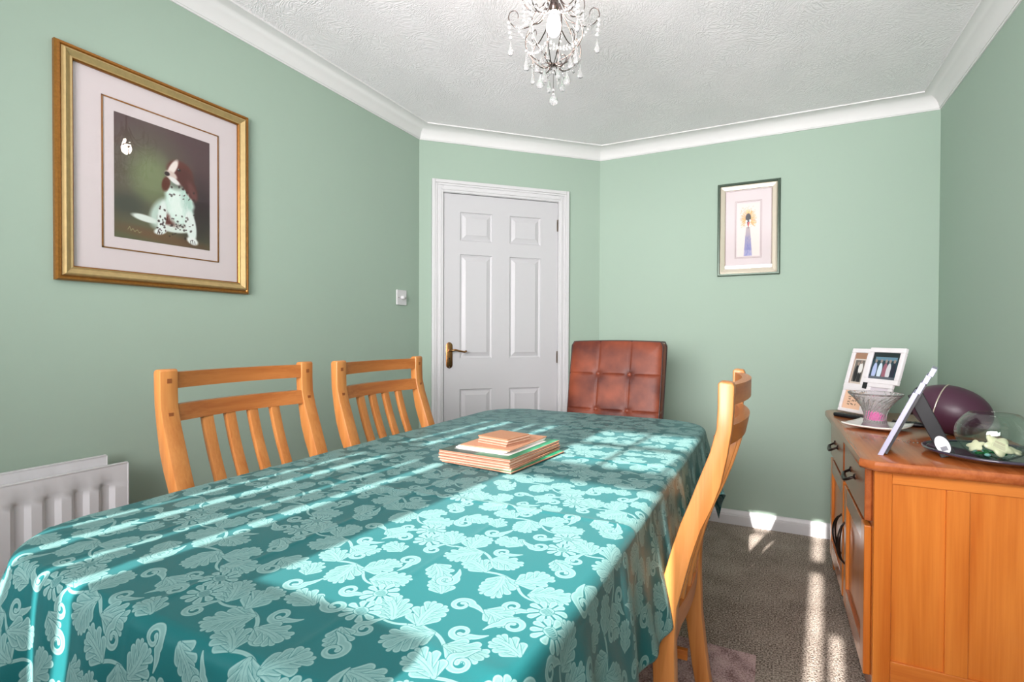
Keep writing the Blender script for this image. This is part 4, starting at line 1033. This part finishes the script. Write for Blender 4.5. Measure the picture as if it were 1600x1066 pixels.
# remotes
for (x, y, a, l, lab) in ((.318, 2.715, -.75, .15, 'black remote control lying in front of collage photo frame'), (.500, 2.590, -.22, .12, 'black remote control lying behind the silver frame, right of white dish')):
    o = link('remote_control', BX(-l / 2, l / 2, -.022, .022, 0, .018, .008, seg=3), 'black', None, angle=50); o.location = (x, y, ST); o.rotation_euler = (0, 0, a); tag(o, lab, 'remote control')
    bm = bmesh.new()
    for i in range(6):
        for j in range(3): bx(bm, -.055 + i * .018, -.047 + i * .018, -.012 + j * .010, -.006 + j * .010, .0178, .0192, .0005, seg=1)
    link('buttons', bm, 'iron', o)
# thin chain and cable
bm = bmesh.new(); pts = [(.36 + .012 * k, 2.22 + .012 * math.sin(k * .9) - .006 * k, ST + .002) for k in range(14)]
for k, p in enumerate(pts): 
    bmesh.ops.create_uvsphere(bm, u_segments=6, v_segments=4, radius=.003, matrix=Matrix.Translation(p))
o = link('bead_chain', bm, 'steel', None, smooth=True); tag(o, 'thin silver chain lying on sideboard in front of white dish', 'chain')
# silver frame seen edge on
sf = empty('easel_frame', (.292, 1.915, ST), 0, 'silver edged picture frame on black easel back, seen edge on, leaning on sideboard', 'picture frame')
lean = math.atan2(.118, .277); vd = Vector((.235, .972, 0)).normalized(); bk = Vector((vd.y, -vd.x, 0))           # width direction, lean direction
RM = Matrix((( bk.x, vd.x, 0), (bk.y, vd.y, 0), (0, 0, 1))).to_4x4()
def fx(bm, shear=True):
    for v in bm.verts: v.co = RM.to_3x3() @ v.co
    return bm
TL = Matrix.Rotation(lean, 4, 'Y')
bm = bmesh.new()
for z0, z1, xx in ((0, .215, 0), (.215, .250, .004), (.250, .275, .007), (.275, .300, .010)):
    bx(bm, xx, xx + .013, 0, .13, z0, z1, .001)
for v in bm.verts: v.co = TL @ v.co
link('frame', fx(bm), 'silver', sf)
bm = bmesh.new(); bx(bm, .0132, .020, .008, .122, .012, .245); 
for v in bm.verts: v.co = TL @ v.co
link('backing', fx(bm), 'black', sf)
# oval label on the strut's edge-side face
bm = bmesh.new(); uvl = bm.loops.layers.uv.new('UVMap'); vs = []
for k in range(24):
    a = 2 * PI * k / 24; vs.append(bm.verts.new((.017 * math.cos(a), 0, .028 * math.sin(a))))
f_ = bm.faces.new(vs)
for l_, k in zip(f_.loops, range(24)): a = 2 * PI * k / 24; l_[uvl].uv = (.5 + .5 * math.cos(a), .5 + .5 * math.sin(a))
me = bpy.data.meshes.new('oval_label'); bm.to_mesh(me); bm.free(); me.materials.append(img_mat('strut_label', tag_image(), .5))
lb = bpy.data.objects.new('oval_label', me); COL.objects.link(lb); lb.parent = sf; lb.location = (.166, .040, .038); lb.rotation_euler = (0, math.radians(-24), math.radians(-6)); lb['label'] = 'white oval paper label with barcode'
s = lb.modifiers.new('t', 'SOLIDIFY'); s.thickness = .0006
# the broad back board the label sits on
bm = bmesh.new(); bx(bm, -.019, .019, .0004, .005, -.036, .165, .002); bmesh.ops.rotate(bm, verts=bm.verts, cent=(0, 0, 0), matrix=Matrix.Rotation(math.radians(-24), 3, 'Y'))
o = link('easel_board', bm, 'black', sf, loc=(.166, .040, .038), rot=(0, 0, math.radians(-6)))
# dark purple oval ornament
pb = empty('oval_ornament', (.590, 2.43, ST), 0, 'dark purple oval ornament with one pale curved band behind glass bowl', 'ornament')
bm = bmesh.new(); bmesh.ops.create_uvsphere(bm, u_segments=64, v_segments=40, radius=1)
dirx = Vector((.86, -.42, -.22)).normalized(); diry = Vector((0, 0, 1)).cross(dirx).normalized(); dirz = dirx.cross(diry); EM = Matrix((( dirx.x, diry.x, dirz.x), (dirx.y, diry.y, dirz.y), (dirx.z, diry.z, dirz.z)))
ea, eb, ec = .122, .090, .090
def EP(v): return EM @ Vector((v.x * ea, v.y * eb, v.z * ec))
for v in bm.verts: v.co = EP(v.co)
zmn = -min(v.co.z for v in bm.verts)
for v in bm.verts: v.co.z += zmn
link('shell', bm, 'purple', pb, smooth=True)
bm = bmesh.new(); pts = []
for k in range(48):
    a = 2 * PI * k / 48; q = Vector((-.22, math.cos(a) * .9755, math.sin(a) * .9755)); p = EP(q * 1.004); p.z += zmn; pts.append(p)
tube(bm, pts, .0022, 6, closed=True); link('pale_band', bm, 'silvergold', pb, smooth=True)
bm = bmesh.new(); pts = []
for k in range(48):
    a = 2 * PI * k / 48; q = Vector((-.86, math.cos(a) * .52, math.sin(a) * .52)); p = EP(q * 1.02); p.z += zmn; pts.append(p)
tube(bm, pts, .009, 10, closed=True); link('black_ring', bm, 'black', pb, smooth=True)
# glass charger plate and fish bowl
px_, py_ = .585, 2.000
M['charger'] = plain('dark_green_glass', srgb(26, 52, 50), 0.06, noise=.25, nscale=25, coat=.6)
M['rim'] = plain('dark_violet_rim', srgb(58, 50, 66), 0.15, coat=.8)
pl = empty('charger_plate', (px_, py_, ST), 0, 'dark glossy glass plate with violet rim beneath round glass bowl', 'plate')
bm = bmesh.new(); lathe(bm, [(0, .003), (.07, .003), (.11, .010), (.15, .020), (.160, .0245), (.160, .020), (.15, .015), (.11, .004), (.08, 0), (0, 0)], 64); link('plate_body', bm, 'charger', pl, smooth=True)
bm = bmesh.new(); tube(bm, [(.161 * math.cos(a), .161 * math.sin(a), .0225) for a in (2 * PI * k / 64 for k in range(64))], .0042, 8, closed=True); link('rim', bm, 'rim', pl, smooth=True)
bw = empty('glass_bowl', (px_ + .002, py_, ST + .0035), 0, 'round green-tinted clear glass bowl standing on dark plate', 'bowl')
pr = []; Rb, zc = .090, .072
for k in range(27):
    t_ = -PI / 2 + .35 + (PI / 2 - .35 + .88) * k / 26; pr.append((Rb * math.cos(t_), zc + Rb * .86 * math.sin(t_)))
inner = [(max(0, r_ - .003 * (1)), z_ + (.003 if k == 0 else 0)) for k, (r_, z_) in enumerate(pr)]
prof2 = [(0, pr[0][1])] + pr + [(inner[-1][0], inner[-1][1])] + inner[::-1][1:] + [(0, inner[0][1] + .002)]
bm = bmesh.new(); lathe(bm, prof2, 64); z00 = min(v.co.z for v in bm.verts)
for v in bm.verts: v.co.z -= z00
link('bowl_glass', bm, thin_glass('green_glass', (.955, .99, .975, 1), .06), bw, smooth=True)
zb_ = ST + .0035 + .006
rs = random.Random(8)
M['gem'] = plain('green_glass_gem', srgb(16, 110, 50), .1, coat=.5); M['coral'] = plain('coral_stone', srgb(214, 100, 60), .4); M['aqua'] = plain('aqua_shell', srgb(150, 210, 210), .3)
for k in range(16):
    a, r_ = rs.uniform(0, 2 * PI), rs.uniform(.012, .044); bm = bmesh.new(); bmesh.ops.create_icosphere(bm, subdivisions=2, radius=.008)
    for v in bm.verts: v.co.z *= .6
    o = link('glass_gem', bm, ('gem', 'gem', 'gem', 'coral', 'aqua')[k % 5], None, smooth=True, loc=(px_ + r_ * math.cos(a), py_ + r_ * math.sin(a), zb_ + .006)); tag(o, ('dark green', 'dark green', 'dark green', 'orange', 'pale aqua')[k % 5] + ' glass gem at the bottom of round glass bowl', 'glass gem', 'glass gems in the bowl')
def shell(name, loc, rot, s, lab, text=False):
    t = empty(name, loc, 0, lab, 'shell', None, rot)
    bm = bmesh.new(); seg = 40; rings = []
    for r_, z_ in ((0, .010), (.35, .010), (.7, .008), (.95, .004), (1, 0), (.95, -.004), (.5, -.006), (0, -.006)):
        rings.append([bm.verts.new((s * r_ * (1 + .20 * math.cos(5 * 2 * PI * k / seg)) * math.cos(2 * PI * k / seg), z_ * s / .04, s * r_ * .8 * (1 + .20 * math.cos(5 * 2 * PI * k / seg)) * math.sin(2 * PI * k / seg))) for k in range(seg)] if r_ else [bm.verts.new((0, z_ * s / .04, 0))])
    for a, b in zip(rings[:-1], rings[1:]):
        for k in range(seg):
            vs = []
            for v in (a[k % len(a)], a[(k + 1) % seg % len(a)], b[(k + 1) % seg % len(b)], b[k % len(b)]):
                if v not in vs: vs.append(v)
            if len(vs) > 2: bm.faces.new(vs)
    link('body', bm, 'cream', t, smooth=True)
    if text: quad_uv('writing', [(-s * .55, -.0068 * s / .04, -s * .4), (s * .55, -.0068 * s / .04, -s * .4), (s * .55, -.0068 * s / .04, s * .4), (-s * .55, -.0068 * s / .04, s * .4)], img_mat('shell_print', shell_text_image(), .4), t)
shell('ornament_shell', (px_ + .004, py_ - .030, zb_ + .036), (-.5, .45, .1), .034, 'cream star-shaped ceramic piece with small writing in glass bowl', True)
shell('ornament_shell', (px_ + .044, py_ - .006, zb_ + .022), (-1.1, .2, .5), .022, 'small cream shell at right side inside glass bowl')
shell('ornament_shell', (px_ - .040, py_ - .004, zb_ + .028), (-.7, -.5, -.2), .020, 'small cream and aqua shell at left side inside glass bowl')

# ------------------------------------------------------------------ chandelier
CX, CY, CZ = -.640, 1.565, 2.140
chn = empty('chandelier', (CX, CY, CZ), 0, 'small glass bead chandelier with scrolled wire arms and lit bulb on ceiling', 'chandelier')
M['bead'] = plain('clear_bead', (1, 1, 1, 1), 0.05, trans=.75, noise=0, ior=1.45)
M['drop'] = plain('crystal_drop', (1, 1, 1, 1), 0.03, trans=.85, noise=0, ior=1.5)
bm_m = bpy.data.materials.new('bulb_glow'); bm_m.use_nodes = True; p_ = bm_m.node_tree.nodes['Principled BSDF']; p_.inputs['Emission Color'].default_value = (1, .86, .76, 1); p_.inputs['Emission Strength'].default_value = 75; p_.inputs['Base Color'].default_value = (1, .95, .9, 1)
bm = bmesh.new(); lathe(bm, [(0, -.046), (.010, -.044), (.018, -.036), (.0235, -.022), (.0235, -.008), (.019, .010), (.014, .026), (.012, .036)], 28); link('bulb', bm, bm_m, chn, smooth=True)
bm = bmesh.new(); lathe(bm, [(0, .082), (.010, .080), (.014, .060), (.015, .034), (.011, .033)], 20); link('lamp_holder', bm, 'chrome', chn, smooth=True)
bm = bmesh.new(); tube(bm, [(0, 0, .08), (0, 0, H - CZ - .02)], .004, 8); link('stem', bm, 'chrome', chn, smooth=True)
bm = bmesh.new(); lathe(bm, [(0, H - CZ - .030), (.03, H - CZ - .028), (.045, H - CZ - .012), (.048, H - CZ - .001), (0, H - CZ - .001)], 32); link('ceiling_rose', bm, 'chrome', chn, smooth=True)
def smooth_pts(P, n=40):
    P = [Vector(p) for p in P]; out_ = []; m = len(P) - 1
    for i in range(m):
        p0, p1, p2, p3 = P[max(i - 1, 0)], P[i], P[i + 1], P[min(i + 2, m)]
        for k in range(max(2, n // m)):
            t_ = k / max(2, n // m); out_.append(.5 * ((2 * p1) + (-p0 + p2) * t_ + (2 * p0 - 5 * p1 + 4 * p2 - p3) * t_ ** 2 + (-p0 + 3 * p1 - 3 * p2 + p3) * t_ ** 3))
    out_.append(P[-1]); return out_
def RZ(rz, a): return [(r_ * math.cos(a), r_ * math.sin(a), z_) for r_, z_ in rz]
def wire(name, rz, a, r0, r1=None):
    pts = smooth_pts(RZ(rz, a), 44); bm = bmesh.new(); tube(bm, pts, list(np.linspace(r0, r1 or r0, len(pts))), 7); return link(name, bm, 'chrome', chn, smooth=True)
NA = 6
def bead_bm(pts, r):
    bm = bmesh.new()
    for p in pts: bmesh.ops.create_icosphere(bm, subdivisions=2, radius=r, matrix=Matrix.Translation(p))
    return bm
def drop_bm(p, l, r, flat=.55, a=0):
    bm = bmesh.new(); pr_ = [(0, 0), (.10, -.10), (.30, -.30), (.72, -.62), (.97, -.80), (.80, -.93), (.42, -.99), (0, -1.0)]
    lathe(bm, [(r * q, l * w_) for q, w_ in pr_], 12)
    for v in bm.verts: v.co = Matrix.Rotation(a, 3, 'Z') @ Vector((v.co.x, v.co.y * flat, v.co.z)) + Vector(p)
    return bm
for k in range(NA):
    a = 2 * PI * k / NA + .12
    wire('cage_wire', [(.016, .085), (.030, .050), (.070, .012), (.094, -.032), (.090, -.075), (.055, -.112), (.004, -.134)], a, .0016)
    wire('scroll_arm', [(.018, .06), (.040, .012), (.068, -.006), (.100, -.016), (.128, -.009), (.146, .014), (.142, .036), (.126, .042), (.116, .030), (.116, .018)], a + .28, .0022, .0012)
    wire('upper_scroll', [(.014, .10), (.030, .060), (.055, .030), (.085, .032), (.104, .060), (.100, .090), (.082, .098), (.074, .084)], a + .55, .0020, .0012)
    wire('lower_scroll', [(.004, -.134), (.030, -.152), (.060, -.140), (.088, -.108), (.094, -.070), (.080, -.044)], a + .6, .0020, .0012)
    wire('inner_curl', [(.002, -.134), (.020, -.142), (.036, -.134), (.042, -.118), (.032, -.108), (.024, -.114)], a + .1, .0015)
    # beads and drops hanging from every scroll arm
    A2 = a + .28; e = Vector((.146 * math.cos(A2), .146 * math.sin(A2), .004))
    pts = [e + Vector((-.002 * j * math.cos(A2), -.002 * j * math.sin(A2), -.016 * j)) for j in range(4)]
    link('bead_strand', bead_bm(pts, .0065), 'bead', chn, smooth=True)
    link('crystal_drop', drop_bm(pts[-1] + Vector((0, 0, -.008)), .052, .010, .5, A2), 'drop', chn, smooth=True)
    # swag of beads between neighbouring arms and cage
    A3 = A2 + 2 * PI / NA; p0 = Vector((.120 * math.cos(A2), .120 * math.sin(A2), -.012)); p1 = Vector((.096 * math.cos(A2 + .5), .096 * math.sin(A2 + .5), -.050)); p2 = Vector((.120 * math.cos(A3), .120 * math.sin(A3), -.012))
    link('bead_strand', bead_bm([(1 - t_) ** 2 * p0 + 2 * t_ * (1 - t_) * p1 + t_ * t_ * p2 for t_ in np.linspace(0, 1, 11)], .0050), 'bead', chn, smooth=True)
    # lower ring
    A4 = a + .6; q0 = Vector((.092 * math.cos(A4), .092 * math.sin(A4), -.105)); A5 = A4 + 2 * PI / NA; q2 = Vector((.092 * math.cos(A5), .092 * math.sin(A5), -.105)); q1 = (q0 + q2) / 2 + Vector((0, 0, -.045))
    link('bead_strand', bead_bm([(1 - t_) ** 2 * q0 + 2 * t_ * (1 - t_) * q1 + t_ * t_ * q2 for t_ in np.linspace(0, 1, 10)], .0052), 'bead', chn, smooth=True)
    link('crystal_drop', drop_bm(q0 + Vector((0, 0, -.010)), .054, .011, .5, A4), 'drop', chn, smooth=True)
    m_ = .25 * q0 + .5 * q1 + .25 * q2; link('crystal_drop', drop_bm(Vector((m_.x * .55, m_.y * .55, m_.z - .030)), .050, .0145, .6, A4 + .5), 'drop', chn, smooth=True)
    u0 = Vector((.100 * math.cos(a + .55), .100 * math.sin(a + .55), .050)); link('bead_strand', bead_bm([u0 + Vector((0, 0, -.014 * j)) for j in range(5)], .0058), 'bead', chn, smooth=True)
    link('crystal_drop', drop_bm(Vector((.055 * math.cos(a + .1), .055 * math.sin(a + .1), -.105)), .050, .013, .55, a), 'drop', chn, smooth=True)
link('crystal_ball', bead_bm([Vector((0, 0, -.252))], .0150), 'drop', chn, smooth=True)
link('bead_strand', bead_bm([Vector((0, 0, z_)) for z_ in (-.150, -.162, -.218, -.232)], .0050), 'bead', chn, smooth=True)
bm = bmesh.new(); tube(bm, [(0, 0, -.134), (0, 0, -.236)], .0008, 6); link('wire', bm, 'chrome', chn)
